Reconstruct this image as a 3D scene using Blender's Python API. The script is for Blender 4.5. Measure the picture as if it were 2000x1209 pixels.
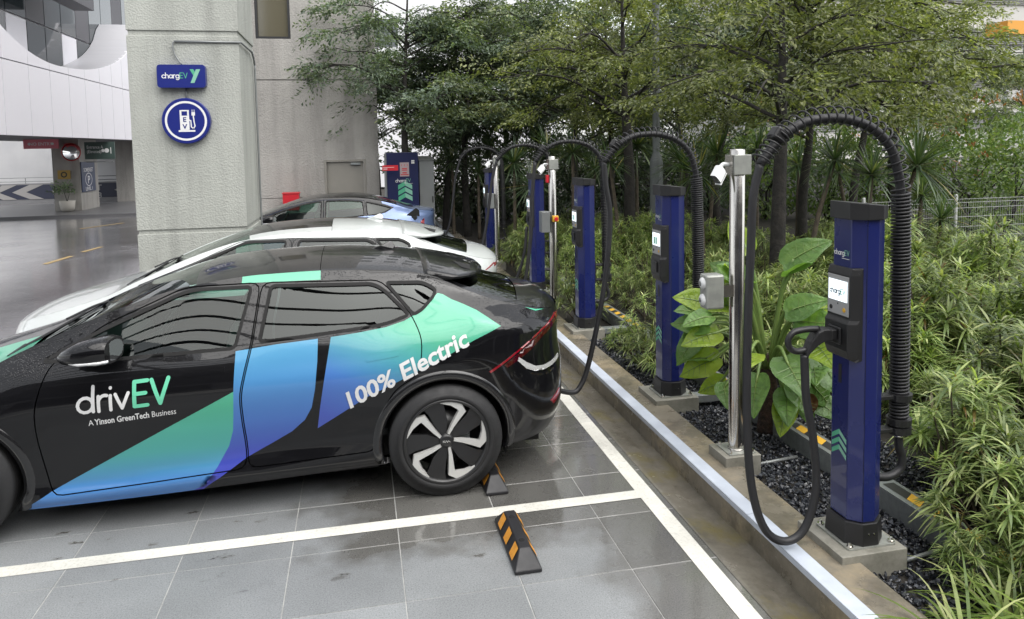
import bpy, bmesh, math, random
import numpy as np
from mathutils import Vector, Matrix
from mathutils.geometry import delaunay_2d_cdt

random.seed(7)
rng = np.random.default_rng(7)
for o in list(bpy.data.objects):
    bpy.data.objects.remove(o)
scene = bpy.context.scene
COL = scene.collection
PI = math.pi
R = math.radians

# ------------------------------------------------------------------ camera
cam_d = bpy.data.cameras.new('camera')
cam = bpy.data.objects.new('camera', cam_d)
COL.objects.link(cam)
scene.camera = cam
PITCH, ROLL, YAW, CAM_H = 0.0761, -0.0186924, 0.207459, 2.28
_F = Vector((math.sin(YAW)*math.cos(PITCH), math.cos(YAW)*math.cos(PITCH), -math.sin(PITCH)))
_r = Vector((math.cos(YAW), -math.sin(YAW), 0))
_u = _r.cross(_F)
_r2 = _r*math.cos(ROLL) + _u*math.sin(ROLL)
_u2 = -_r*math.sin(ROLL) + _u*math.cos(ROLL)
cam.matrix_world = Matrix(((_r2.x, _u2.x, -_F.x, 0), (_r2.y, _u2.y, -_F.y, 0), (_r2.z, _u2.z, -_F.z, CAM_H), (0, 0, 0, 1)))
cam_d.sensor_width = 36
cam_d.lens = 1433.15/2000*36
cam_d.shift_y = -(604.5-394.44)/2000
cam_d.clip_start = 0.05
cam_d.clip_end = 800

# ------------------------------------------------------------------ daylight (rain, overcast)
SUN_EL, SUN_AZ = R(60), R(150)
world = bpy.data.worlds.new('World')
scene.world = world
world.use_nodes = True
nt = world.node_tree
nt.nodes.clear()
sky = nt.nodes.new('ShaderNodeTexSky')
sky.sky_type = 'NISHITA'
sky.sun_disc = False
sky.sun_elevation = SUN_EL
sky.sun_rotation = SUN_AZ
sky.air_density = 1.0
sky.dust_density = 1.5
sky.ozone_density = 1.0
hs = nt.nodes.new('ShaderNodeHueSaturation')
hs.inputs['Saturation'].default_value = 0.16
bg = nt.nodes.new('ShaderNodeBackground')
bg.inputs['Strength'].default_value = 0.14
wo = nt.nodes.new('ShaderNodeOutputWorld')
nt.links.new(sky.outputs[0], hs.inputs['Color'])
nt.links.new(hs.outputs[0], bg.inputs['Color'])
nt.links.new(bg.outputs[0], wo.inputs['Surface'])
sun_d = bpy.data.lights.new('sun', 'SUN')
sun_d.energy = 1.5
sun_d.angle = R(80)
sun_d.color = (1.0, 0.96, 0.9)
sun = bpy.data.objects.new('sun', sun_d)
COL.objects.link(sun)
sd = Vector((math.sin(SUN_AZ)*math.cos(SUN_EL), math.cos(SUN_AZ)*math.cos(SUN_EL), math.sin(SUN_EL)))
sun.rotation_euler = sd.to_track_quat('Z', 'Y').to_euler()
vs = scene.view_settings
vs.view_transform = 'Standard'
vs.look = 'None'
vs.exposure = 1.3
vs.gamma = 1.0
scene.cycles.max_bounces = 7
scene.cycles.transparent_max_bounces = 10
scene.cycles.sample_clamp_indirect = 8
scene.cycles.caustics_reflective = False
scene.cycles.caustics_refractive = False
scene.cycles.use_denoising = True

# ------------------------------------------------------------------ helpers
def link(o, parent=None):
    COL.objects.link(o)
    if parent is not None:
        o.parent = parent
    return o

def tag(o, label=None, cat=None, group=None, kind=None):
    if label: o['label'] = label
    if cat: o['category'] = cat
    if group: o['group'] = group
    if kind: o['kind'] = kind
    return o

def thing(name, label, cat, loc=(0, 0, 0), rz=0.0, group=None):
    o = bpy.data.objects.new(name, None)
    o.empty_display_size = 0.1
    link(o)
    o.location = loc
    o.rotation_euler = (0, 0, rz)
    return tag(o, label, cat, group)

def copy_tree(o, parent=None):
    c = o.copy()
    COL.objects.link(c)
    c.parent = parent
    for ch in list(o.children):
        copy_tree(ch, c)
    return c

def mesh_obj(name, verts, faces, mats, parent=None, smooth=False, mi=None, normals=None, loopn=None):
    me = bpy.data.meshes.new(name)
    me.from_pydata([tuple(v) for v in verts], [], [tuple(f) for f in faces])
    for m in (mats if isinstance(mats, (list, tuple)) else [mats]):
        me.materials.append(m)
    if mi is not None:
        me.polygons.foreach_set('material_index', np.asarray(mi, dtype=np.int32))
    if smooth:
        me.polygons.foreach_set('use_smooth', [True]*len(me.polygons))
    me.validate(clean_customdata=False)
    me.update()
    if normals is not None:
        me.normals_split_custom_set_from_vertices([tuple(n) for n in normals])
    if loopn is not None:
        me.normals_split_custom_set([tuple(n) for n in loopn])
    o = bpy.data.objects.new(name, me)
    return link(o, parent)

class MB:
    """collects shapes, builds ONE mesh object"""
    def __init__(self):
        self.v, self.f, self.m = [], [], []
    def add(self, vs_, fs_, m=0):
        n = len(self.v)
        self.v += [tuple(v) for v in vs_]
        self.f += [tuple(i+n for i in f) for f in fs_]
        self.m += [m]*len(fs_)
        return self
    def box(self, c, d, m=0, rz=0.0, rot=None):
        x, y, z = d[0]/2, d[1]/2, d[2]/2
        p = [Vector(q) for q in ((-x,-y,-z),(x,-y,-z),(x,y,-z),(-x,y,-z),(-x,-y,z),(x,-y,z),(x,y,z),(-x,y,z))]
        M = rot if rot is not None else Matrix.Rotation(rz, 3, 'Z')
        p = [M @ q + Vector(c) for q in p]
        return self.add(p, [(0,3,2,1),(4,5,6,7),(0,1,5,4),(1,2,6,5),(2,3,7,6),(3,0,4,7)], m)
    def span(self, a, b, m=0):
        return self.box([(a[i]+b[i])/2 for i in range(3)], [abs(b[i]-a[i]) for i in range(3)], m)
    def prism(self, poly, z0, z1, m=0, top=None):
        n = len(poly); t = top or poly
        v = [(p[0], p[1], z0) for p in poly] + [(p[0], p[1], z1) for p in t]
        f = [tuple(range(n-1, -1, -1)), tuple(range(n, 2*n))] + [(i, (i+1) % n, n+(i+1) % n, n+i) for i in range(n)]
        return self.add(v, f, m)
    def tube(self, pts, r, seg=8, m=0, cap=True):
        P = [Vector(p) for p in pts]; n = len(P)
        rr = list(r) if hasattr(r, '__len__') else [r]*n
        v, f = [], []
        t0 = (P[1]-P[0]).normalized()
        a = Vector((0, 0, 1)) if abs(t0.z) < .9 else Vector((1, 0, 0))
        nx = t0.cross(a).normalized()
        for i in range(n):
            t = (P[min(i+1, n-1)]-P[max(i-1, 0)]).normalized()
            nx = (nx - t*nx.dot(t)).normalized()
            ny = t.cross(nx)
            for k in range(seg):
                an = 2*PI*k/seg
                v.append(P[i] + (nx*math.cos(an)+ny*math.sin(an))*rr[i])
        for i in range(n-1):
            for k in range(seg):
                f.append((i*seg+k, i*seg+(k+1) % seg, (i+1)*seg+(k+1) % seg, (i+1)*seg+k))
        if cap:
            f.append(tuple(range(seg-1, -1, -1))); f.append(tuple((n-1)*seg+k for k in range(seg)))
        return self.add(v, f, m)
    def lathe(self, prof, seg=24, c=(0, 0, 0), axis='Z', m=0, cap=False):
        v, f = [], []
        for (r_, h) in prof:
            for k in range(seg):
                a = 2*PI*k/seg
                x, y = r_*math.cos(a), r_*math.sin(a)
                q = {'Z': (x, y, h), 'Y': (x, h, -y), 'X': (h, x, y)}[axis]
                v.append((q[0]+c[0], q[1]+c[1], q[2]+c[2]))
        n = len(prof)
        for i in range(n-1):
            for k in range(seg):
                f.append((i*seg+k, i*seg+(k+1) % seg, (i+1)*seg+(k+1) % seg, (i+1)*seg+k))
        if cap:
            f.append(tuple(range(seg-1, -1, -1))); f.append(tuple((n-1)*seg+k for k in range(seg)))
        return self.add(v, f, m)
    def build(self, name, mats, parent=None, smooth=False, bevel=0.0, seg=2, auto=None):
        o = mesh_obj(name, self.v, self.f, mats, parent, smooth, self.m)
        me = o.data
        if bevel > 0:
            bm = bmesh.new(); bm.from_mesh(me)
            bmesh.ops.remove_doubles(bm, verts=bm.verts, dist=1e-5)
            ed = [e for e in bm.edges if len(e.link_faces) == 2 and e.calc_face_angle(0) > R(25)]
            bmesh.ops.bevel(bm, geom=ed, offset=bevel, segments=seg, affect='EDGES', profile=.5)
            bm.to_mesh(me); bm.free()
        if auto:
            bm = bmesh.new(); bm.from_mesh(me)
            for f_ in bm.faces: f_.smooth = True
            for e in bm.edges:
                e.smooth = not (len(e.link_faces) == 2 and e.calc_face_angle(0) > R(auto))
            bm.to_mesh(me); bm.free()
        return o

def rounded(poly, r, n=4):
    """round the corners of a 2D polygon"""
    out = []
    N = len(poly)
    for i in range(N):
        p0, p1, p2 = (np.array(poly[(i+k-1) % N], float) for k in range(3))
        ri = r[i] if hasattr(r, '__len__') else r
        d0, d1 = p0-p1, p2-p1
        l0, l1 = np.linalg.norm(d0), np.linalg.norm(d1)
        t = min(ri, l0*.48, l1*.48)
        if t < 1e-5:
            out.append(tuple(p1)); continue
        a, b = p1+d0/l0*t, p1+d1/l1*t
        for k in range(n+1):
            u = k/n
            out.append(tuple((1-u)**2*a + 2*u*(1-u)*p1 + u*u*b))
    return out

def rrect(w, h, r, n=4):
    return rounded([(-w/2, -h/2), (w/2, -h/2), (w/2, h/2), (-w/2, h/2)], r, n)

def smooth_path(pts, n=8):
    """Catmull-Rom"""
    P = [np.array(p, float) for p in pts]
    P = [2*P[0]-P[1]] + P + [2*P[-1]-P[-2]]
    out = []
    for i in range(1, len(P)-2):
        for k in range(n):
            t = k/n
            out.append(tuple(.5*((2*P[i]) + (-P[i-1]+P[i+1])*t + (2*P[i-1]-5*P[i]+4*P[i+1]-P[i+2])*t*t + (-P[i-1]+3*P[i]-3*P[i+1]+P[i+2])*t**3)))
    out.append(tuple(P[-2]))
    return out

# ------------------------------------------------------------------ materials
def newmat(name):
    m = bpy.data.materials.new(name)
    m.use_nodes = True
    t = m.node_tree
    b = t.nodes['Principled BSDF']
    return m, t, b

def nd(t, typ, **kw):
    n = t.nodes.new(typ)
    for k, v in kw.items():
        if hasattr(n, k): setattr(n, k, v)
        else: n.inputs[k].default_value = v
    return n

def tex_noise(t, scale, detail=4, rough=.55, coord='Object', vec=None):
    n = nd(t, 'ShaderNodeTexNoise')
    n.inputs['Scale'].default_value = scale; n.inputs['Detail'].default_value = detail; n.inputs['Roughness'].default_value = rough
    if vec is None:
        c = nd(t, 'ShaderNodeTexCoord'); vec = c.outputs[coord]
    t.links.new(vec, n.inputs['Vector'])
    return n

def ramp(t, src, stops):
    r_ = nd(t, 'ShaderNodeValToRGB')
    e = r_.color_ramp.elements
    while len(e) < len(stops): e.new(.5)
    for i, (p, c) in enumerate(stops):
        e[i].position = p
        e[i].color = (c[0], c[1], c[2], 1) if hasattr(c, '__len__') else (c, c, c, 1)
    t.links.new(src, r_.inputs[0])
    return r_

def mix(t, fac, a, b, blend='MIX'):
    m = nd(t, 'ShaderNodeMix', data_type='RGBA', blend_type=blend)
    for k, v in ((0, fac), (6, a), (7, b)):
        if isinstance(v, bpy.types.NodeSocket): t.links.new(v, m.inputs[k])
        elif hasattr(v, '__len__'): m.inputs[k].default_value = (v[0], v[1], v[2], 1)
        else: m.inputs[k].default_value = v
    return m.outputs[2]

def math_n(t, op, a, b=None, clamp=False):
    m = nd(t, 'ShaderNodeMath', operation=op, use_clamp=clamp)
    for k, v in ((0, a), (1, b)):
        if v is None: continue
        if isinstance(v, bpy.types.NodeSocket): t.links.new(v, m.inputs[k])
        else: m.inputs[k].default_value = v
    return m.outputs[0]

def bump(t, b, src, strength=.3, dist=.01):
    n = nd(t, 'ShaderNodeBump')
    n.inputs['Strength'].default_value = strength; n.inputs['Distance'].default_value = dist
    t.links.new(src, n.inputs['Height'])
    t.links.new(n.outputs[0], b.inputs['Normal'])
    return n

def pm(name, col, rough=.5, metal=0.0, col2=None, vscale=6, bscale=0, bstr=.2, bdist=.004, coat=0.0, spec=.5, rvar=0.0, emit=None, coord='Object'):
    m, t, b = newmat(name)
    b.inputs['Base Color'].default_value = (*col, 1)
    b.inputs['Roughness'].default_value = rough
    b.inputs['Metallic'].default_value = metal
    b.inputs['Specular IOR Level'].default_value = spec
    b.inputs['Coat Weight'].default_value = coat
    b.inputs['Coat Roughness'].default_value = .03
    if emit:
        b.inputs['Emission Color'].default_value = (*emit[0], 1); b.inputs['Emission Strength'].default_value = emit[1]
    if col2 is not None or rvar:
        n = tex_noise(t, vscale, 6, .6, coord)
        if col2 is not None:
            r_ = ramp(t, n.outputs[0], [(.35, col), (.65, col2)])
            t.links.new(r_.outputs[0], b.inputs['Base Color'])
        if rvar:
            r2 = ramp(t, n.outputs[0], [(.3, max(rough-rvar, .02)), (.7, min(rough+rvar, 1))])
            t.links.new(r2.outputs[0], b.inputs['Roughness'])
    if bscale:
        n2 = tex_noise(t, bscale, 4, .6, coord)
        bump(t, b, n2.outputs[0], bstr, bdist)
    return m

M = {}
M['black_plastic'] = pm('black_plastic', (.012, .012, .013), .42, bscale=300, bstr=.1, rvar=.08, vscale=4)
M['black_rubber'] = pm('black_rubber', (.014, .014, .016), .5, bscale=120, bstr=.1, rvar=.1, vscale=8)
M['charger_blue'] = pm('charger_blue', (.008, .0135, .095), .3, coat=.3, rvar=.08, vscale=2.5, col2=(.0075, .0125, .086))
M['charger_edge'] = pm('charger_edge', (.35, .34, .36), .35, metal=.8)
M['steel'] = pm('polished_steel', (.52, .5, .47), .17, metal=1, rvar=.05, vscale=12)
M['galv'] = pm('galvanised', (.36, .38, .38), .45, metal=.75, col2=(.27, .29, .29), vscale=18, rvar=.1)
M['grey_box'] = pm('grey_box', (.22, .23, .23), .4, metal=.4, rvar=.1)
M['white_plastic'] = pm('white_plastic', (.60, .61, .61), .35)
M['white_print'] = pm('white_print', (.66, .66, .66), .4)
M['mint_print'] = pm('mint_print', (.075, .36, .21), .4)
M['mint_pale'] = pm('mint_pale', (.20, .44, .33), .4)
M['red_paint'] = pm('red_paint', (.5, .02, .03), .35)
M['yellow_print'] = pm('yellow_print', (.65, .37, .03), .55, col2=(.58, .33, .03))
M['sign_blue'] = pm('sign_blue', (.010, .018, .16), .3)

# ------------------------------------------------------------------ lettering
def stroke_mesh(mb, strokes, w, place, m=0, dz=.0005):
    """strokes: list of polylines (u,v) -> flat round-capped ribbons, placed with place(u, v, lift)"""
    cut = []
    for pl in strokes:
        cur = [pl[0]]
        for i in range(1, len(pl)):
            cur.append(pl[i])
            if i < len(pl)-1:
                a0 = math.atan2(pl[i][1]-pl[i-1][1], pl[i][0]-pl[i-1][0]); a1 = math.atan2(pl[i+1][1]-pl[i][1], pl[i+1][0]-pl[i][0])
                if abs((a1-a0+PI) % (2*PI)-PI) > 1.0:
                    cut.append(cur); cur = [pl[i]]
        cut.append(cur)
    for si, pl in enumerate(cut):
        fine = []
        for a_, b_ in zip(pl[:-1], pl[1:]):
            k_ = max(1, int(math.hypot(b_[0]-a_[0], b_[1]-a_[1])/.02))
            fine += [(a_[0]+(b_[0]-a_[0])*i/k_, a_[1]+(b_[1]-a_[1])*i/k_) for i in range(k_)]
        pl = fine+[pl[-1]]
        P = [np.array(p, float) for p in pl]
        n = len(P); L, Rr = [], []
        for i in range(n):
            d0 = P[i]-P[i-1] if i > 0 else P[1]-P[0]
            d1 = P[i+1]-P[i] if i < n-1 else d0
            d0 = d0/np.linalg.norm(d0); d1 = d1/np.linalg.norm(d1)
            nn = np.array([-(d0+d1)[1], (d0+d1)[0]]); nn /= (np.linalg.norm(nn)+1e-9)
            c = max(.35, nn @ np.array([-d0[1], d0[0]]))
            L.append(P[i]+nn*w/2/c); Rr.append(P[i]-nn*w/2/c)
        def cap(c, d):
            a0 = math.atan2(d[1], d[0])
            return [c + w/2*np.array([math.cos(a0+PI/2-k*PI/6), math.sin(a0+PI/2-k*PI/6)]) for k in range(1, 6)]
        closed = np.allclose(P[0], P[-1])
        lift = dz*si
        vs_ = [place(*p, lift) for p in L] + [place(*p, lift) for p in Rr]
        fs_ = [(i, n+i, n+i+1, i+1) for i in range(n-1)]
        if not closed:
            d = P[-1]-P[-2]; e = cap(P[-1], d)
            b0 = len(vs_); vs_ += [place(*p, lift) for p in e]
            fs_.append((n-1, 2*n-1) + tuple(range(b0+4, b0-1, -1)))
            d = P[0]-P[1]; e = cap(P[0], d)
            b0 = len(vs_); vs_ += [place(*p, lift) for p in e]
            fs_.append((n, 0) + tuple(range(b0+4, b0-1, -1)))
        mb.add(vs_, fs_, m)

def arc(cx, cy, rx, ry, a0, a1, n=14):
    return [(cx+rx*math.cos(R(a0+(a1-a0)*k/n)), cy+ry*math.sin(R(a0+(a1-a0)*k/n))) for k in range(n+1)]

# rounded-sans stroke glyphs, x-height 0.62, cap height 1, advance in units
GLY = {
 'c': ([arc(.31, .31, .29, .29, 45, 315)], .62),
 'h': ([[(.04, 0), (.04, 1)], [(.04, .33)] + arc(.28, .36, .24, .25, 180, 0) + [(.52, 0)]], .66),
 'a': ([arc(.3, .31, .28, .29, 0, 360), [(.58, .6), (.58, .02)]], .72),
 'r': ([[(.04, 0), (.04, .6)], [(.04, .33)] + arc(.27, .36, .23, .25, 180, 70)], .44),
 'g': ([arc(.3, .31, .28, .29, 0, 360), [(.58, .6), (.58, -.05)] + arc(.32, -.05, .26, .25, 0, -150)], .72),
 'd': ([arc(.3, .31, .28, .29, 0, 360), [(.58, 1.0), (.58, .02)]], .74),
 'i': ([[(.04, 0), (.04, .58)], [(.04, .86), (.04, .87)]], .2),
 'v': ([[(.02, .6), (.26, .02), (.5, .6)]], .58),
 'E': ([[(.52, .98), (.04, .98), (.04, .02), (.52, .02)], [(.04, .51), (.46, .51)]], .66),
 'V': ([[(.02, .98), (.34, .02), (.66, .98)]], .72),
 'D': ([[(.04, .02), (.04, .98)] + arc(.2, .5, .38, .48, 90, -90) + [(.04, .02)]], .7),
}
def brand(word, x, y, h, place, parent, name, mats, w=.12, slope=0.0):
    """lettering in rounded strokes: lower-case in mats[0], capitals in mats[1]"""
    mb = MB()
    cx = x
    for ch in word:
        st, adv = GLY[ch]
        mm = 1 if ch.isupper() else 0
        stroke_mesh(mb, [[(cx+p[0]*h, y+p[1]*h+slope*(cx+p[0]*h-x)) for p in s] for s in st], w*h*(.8 if mm else 1), place, mm)
        cx += adv*h
    return mb.build(name, mats, parent), cx

_txt = {}
def text_mesh(s, size, bold=0.0, align='LEFT'):
    """vertices (N,2) and faces of a line of plain sans text"""
    cu = bpy.data.curves.new('t', 'FONT')
    cu.body = s; cu.size = size; cu.offset = bold; cu.align_x = align
    cu.resolution_u = 3
    ob = bpy.data.objects.new('t', cu)
    COL.objects.link(ob)
    dg = bpy.context.evaluated_depsgraph_get()
    me = bpy.data.meshes.new_from_object(ob.evaluated_get(dg))
    v = np.array([p.co[:2] for p in me.vertices]).reshape(-1, 2)
    f = [tuple(p.vertices) for p in me.polygons]
    bpy.data.objects.remove(ob); bpy.data.meshes.remove(me); bpy.data.curves.remove(cu)
    return v, f

def text_on(s, size, place, mat, parent, name, bold=0.0, align='LEFT', x=0, y=0, slope=0.0, sx=1.0, width=None):
    v, f = text_mesh(s, size, bold, align)
    if width: sx = width/(v[:, 0].max()-v[:, 0].min())
    bm = bmesh.new()
    bv = [bm.verts.new((p[0]*sx, p[1], 0)) for p in v]
    for q in f:
        try: bm.faces.new([bv[i] for i in q])
        except ValueError: pass
    mx = max(.025, size*.35)
    if size < .3:
        bmesh.ops.triangulate(bm, faces=bm.faces[:])
        for _ in range(3):
            le = [e for e in bm.edges if e.calc_length() > mx]
            if not le: break
            bmesh.ops.subdivide_edges(bm, edges=le, cuts=1)
            bmesh.ops.triangulate(bm, faces=bm.faces[:])
    bm.verts.index_update()
    v = [(q.co.x, q.co.y) for q in bm.verts]; f = [tuple(q.index for q in fc_.verts) for fc_ in bm.faces]
    bm.free()
    vs_ = [place(x+p[0], y+p[1]+slope*p[0], 0) for p in v]
    return mesh_obj(name, vs_, f, mat, parent)
# ================================================================== SETTING
def stucco(name, c1, c2, bs=55, bstr=.9, bdist=.02):
    m, t, b = newmat(name)
    n = tex_noise(t, 1.3, 6, .6, 'Object')
    r_ = ramp(t, n.outputs[0], [(.3, c1), (.7, c2)])
    # faint vertical rain stains
    tc = nd(t, 'ShaderNodeTexCoord')
    mp = nd(t, 'ShaderNodeMapping'); mp.inputs['Scale'].default_value = (2.0, 2.0, .22)
    t.links.new(tc.outputs['Object'], mp.inputs[0])
    st = tex_noise(t, 1.5, 5, .6, vec=mp.outputs[0])
    sr = ramp(t, st.outputs[0], [(.36, .80), (.50, .95), (.62, 1.03)])
    col = mix(t, 1.0, r_.outputs[0], sr.outputs[0], 'MULTIPLY')
    t.links.new(col, b.inputs['Base Color'])
    b.inputs['Roughness'].default_value = .85
    v = nd(t, 'ShaderNodeTexVoronoi'); v.inputs['Scale'].default_value = bs*.7
    nz = tex_noise(t, bs, 5, .65)
    t.links.new(tc.outputs['Object'], v.inputs['Vector'])
    h = mix(t, .5, nz.outputs[0], v.outputs[0])
    bump(t, b, h, bstr, bdist)
    return m

def concrete(name, c1, c2, rough=.7, sc=4, wet=0.0, stain=None):
    m, t, b = newmat(name)
    n = tex_noise(t, sc, 8, .65)
    n2 = tex_noise(t, sc*9, 5, .7)
    f = math_n(t, 'ADD', math_n(t, 'MULTIPLY', n.outputs[0], .7), math_n(t, 'MULTIPLY', n2.outputs[0], .3))
    r_ = ramp(t, f, [(.36, c1), (.62, c2)])
    col = r_.outputs[0]
    if stain:
        n3 = tex_noise(t, 1.6, 6, .7)
        k = ramp(t, n3.outputs[0], [(.5, 0.0), (.64, 1.0)])
        col = mix(t, k.outputs[0], col, stain)
    t.links.new(col, b.inputs['Base Color'])
    if wet:
        rr = ramp(t, n.outputs[0], [(.3, max(.05, rough-wet)), (.7, rough)])
        t.links.new(rr.outputs[0], b.inputs['Roughness'])
    else:
        b.inputs['Roughness'].default_value = rough
    bump(t, b, n2.outputs[0], .3, .006)
    return m

M['stucco_green'] = stucco('stucco_pillar', (.335, .345, .315), (.385, .395, .362), 60, .7, .014)
M['stucco_grey'] = stucco('stucco_wall', (.30, .288, .268), (.365, .352, .328), 40, .8, .02)
M['kerb'] = concrete('kerb_concrete', (.10, .088, .066), (.20, .178, .14), .42, 3, .3, stain=(.27, .225, .155))
M['plinth'] = concrete('plinth_concrete', (.15, .145, .12), (.27, .26, .225), .6, 5, .2)
M['drain'] = concrete('drain_concrete', (.08, .073, .058), (.16, .147, .122), .35, 2.2, .3, stain=(.125, .108, .05))
M['soil'] = concrete('soil', (.010, .009, .008), (.026, .022, .017), .9, 6)
M['grout'] = concrete('grout', (.26, .26, .25), (.44, .44, .425), .7, 8)
M['white_clad'] = pm('white_cladding', (.70, .69, .73), .35, rvar=.05)
M['dark_soffit'] = pm('dark_soffit', (.10, .10, .11), .6)
M['glass_dark'] = pm('dark_glazing', (.03, .04, .045), .06, spec=.8)
M['alu_strip'] = pm('strip_paint', (.42, .46, .53), .38, rvar=.1, vscale=5, col2=(.52, .565, .64))

def line_paint():
    m, t, b = newmat('line_paint')
    n = tex_noise(t, 60, 5, .7)
    n2 = tex_noise(t, 1.7, 5, .6)
    r_ = ramp(t, n.outputs[0], [(.3, (.52, .51, .45)), (.5, (.70, .69, .63))])
    n3 = tex_noise(t, 9, 9, .75)
    k = ramp(t, n3.outputs[0], [(.60, 0.0), (.70, .75)])
    n4 = tex_noise(t, 2.2, 5, .6)
    gr = ramp(t, n4.outputs[0], [(.35, .80), (.6, 1.0)])
    col = mix(t, 1.0, mix(t, k.outputs[0], r_.outputs[0], (.24, .235, .22)), gr.outputs[0], 'MULTIPLY')
    t.links.new(col, b.inputs['Base Color'])
    rr = ramp(t, n2.outputs[0], [(.4, .22), (.6, .5)])
    t.links.new(rr.outputs[0], b.inputs['Roughness'])
    bump(t, b, n.outputs[0], .25, .002)
    return m
M['line'] = line_paint()

def tile_mat():
    m, t, b = newmat('floor_tile')
    g = nd(t, 'ShaderNodeNewGeometry')
    pos = g.outputs['Position']
    sx = nd(t, 'ShaderNodeSeparateXYZ'); t.links.new(pos, sx.inputs[0])
    X, Y = sx.outputs[0], sx.outputs[1]
    fine = tex_noise(t, 130, 3, .7, vec=pos)
    big = tex_noise(t, 1.1, 5, .6, vec=pos)
    info = nd(t, 'ShaderNodeObjectInfo')
    base = ramp(t, fine.outputs[0], [(.34, (.13, .14, .145)), (.47, (.215, .225, .23)), (.60, (.255, .265, .268)), (.70, (.31, .32, .32))])
    v = math_n(t, 'ADD', .84, math_n(t, 'MULTIPLY', info.outputs['Random'], .24))
    tint = mix(t, 1.0, base.outputs[0], v, 'MULTIPLY')
    lite = ramp(t, big.outputs[0], [(.35, .88), (.65, 1.10)])
    tint = mix(t, 1.0, tint, lite.outputs[0], 'MULTIPLY')
    # rain-wet zone: towards the kerb and behind the parked cars, ragged edge
    e1 = math_n(t, 'SUBTRACT', X, 1.22)
    e2 = math_n(t, 'MINIMUM', math_n(t, 'SUBTRACT', Y, 3.98), math_n(t, 'MULTIPLY', math_n(t, 'ADD', X, .25), .5))
    e = math_n(t, 'MAXIMUM', e1, e2)
    wn = tex_noise(t, 2.6, 6, .62, vec=pos)
    e = math_n(t, 'ADD', e, math_n(t, 'MULTIPLY', math_n(t, 'SUBTRACT', wn.outputs[0], .5), .7))
    zone = math_n(t, 'MULTIPLY', math_n(t, 'ADD', e, .08), 5.0, True)
    # wet shoe prints and drips in the dry part
    mp = nd(t, 'ShaderNodeMapping'); mp.inputs['Scale'].default_value = (3.4, 6.5, 1)
    t.links.new(pos, mp.inputs[0])
    sp = tex_noise(t, 1.25, 8, .62, vec=mp.outputs[0])
    sm = ramp(t, sp.outputs[0], [(.625, 0.0), (.675, 1.0)])
    inz = math_n(t, 'MULTIPLY', math_n(t, 'MULTIPLY', math_n(t, 'SUBTRACT', Y, 3.75), 6.0, True), math_n(t, 'MULTIPLY', math_n(t, 'SUBTRACT', 4.95, Y), 8.0, True))
    spots = math_n(t, 'MULTIPLY', sm.outputs[0], inz)
    wet = math_n(t, 'MAXIMUM', zone, spots)
    dark = mix(t, 1.0, tint, (.56, .525, .48), 'MULTIPLY')
    col = mix(t, wet, tint, dark)
    t.links.new(col, b.inputs['Base Color'])
    # roughness: dry / damp film / standing water
    pd = tex_noise(t, 3.2, 5, .6, vec=pos)
    film = ramp(t, pd.outputs[0], [(.32, .34), (.52, .22)])
    dry = ramp(t, fine.outputs[0], [(.3, .42), (.7, .62)])
    ro = mix(t, wet, dry.outputs[0], film.outputs[0])
    t.links.new(ro, b.inputs['Roughness'])
    rip = tex_noise(t, 24, 4, .65, vec=pos)
    hh = mix(t, .5, fine.outputs[0], rip.outputs[0])
    bump(t, b, fine.outputs[0], .25, .003)
    # water film: clear coat that gathers in the low spots, gently rippled
    pool = ramp(t, pd.outputs[0], [(.34, .35), (.50, 1.0)])
    t.links.new(math_n(t, 'MULTIPLY', wet, pool.outputs[0]), b.inputs['Coat Weight'])
    b.inputs['Coat Roughness'].default_value = .025; b.inputs['Coat IOR'].default_value = 1.6
    cb = nd(t, 'ShaderNodeBump'); cb.inputs['Strength'].default_value = .10; cb.inputs['Distance'].default_value = .006
    t.links.new(rip.outputs[0], cb.inputs['Height']); t.links.new(cb.outputs[0], b.inputs['Coat Normal'])
    return m
M['tile'] = tile_mat()

def wet_asphalt():
    m, t, b = newmat('wet_asphalt')
    g = nd(t, 'ShaderNodeNewGeometry'); pos = g.outputs['Position']
    f = tex_noise(t, 90, 4, .7, vec=pos)
    big = tex_noise(t, .35, 6, .6, vec=pos)
    c = ramp(t, f.outputs[0], [(.3, (.16, .155, .165)), (.7, (.24, .235, .245))])
    t.links.new(c.outputs[0], b.inputs['Base Color'])
    rr = ramp(t, big.outputs[0], [(.40, .04), (.52, .16), (.66, .34)])
    t.links.new(rr.outputs[0], b.inputs['Roughness'])
    b.inputs['Coat Weight'].default_value = 1.0
    b.inputs['Coat Roughness'].default_value = .06
    mp = nd(t, 'ShaderNodeMapping'); mp.inputs['Scale'].default_value = (9, 9, 1); t.links.new(pos, mp.inputs[0])
    r1 = tex_noise(t, 1.0, 4, .7, vec=mp.outputs[0])
    bn = bump(t, b, r1.outputs[0], .25, .01)
    t.links.new(bn.outputs[0], b.inputs['Coat Normal'])
    return m
M['asphalt'] = wet_asphalt()

def sheet(name, x0, x1, y0, y1, z, mat, parent=None):
    return mesh_obj(name, [(x0, y0, z), (x1, y0, z), (x1, y1, z), (x0, y1, z)], [(0, 1, 2, 3)], mat, parent)

tag(sheet('ground', -400, 400, -300, 500, -.12, M['soil']), kind='structure')
road = tag(sheet('road', -60, -3.66, -40, 60, -.004, M['asphalt']), kind='structure')
tag(sheet('road', -3.66, .6, 16.4, 60, -.0035, M['asphalt']), kind='structure')
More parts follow.
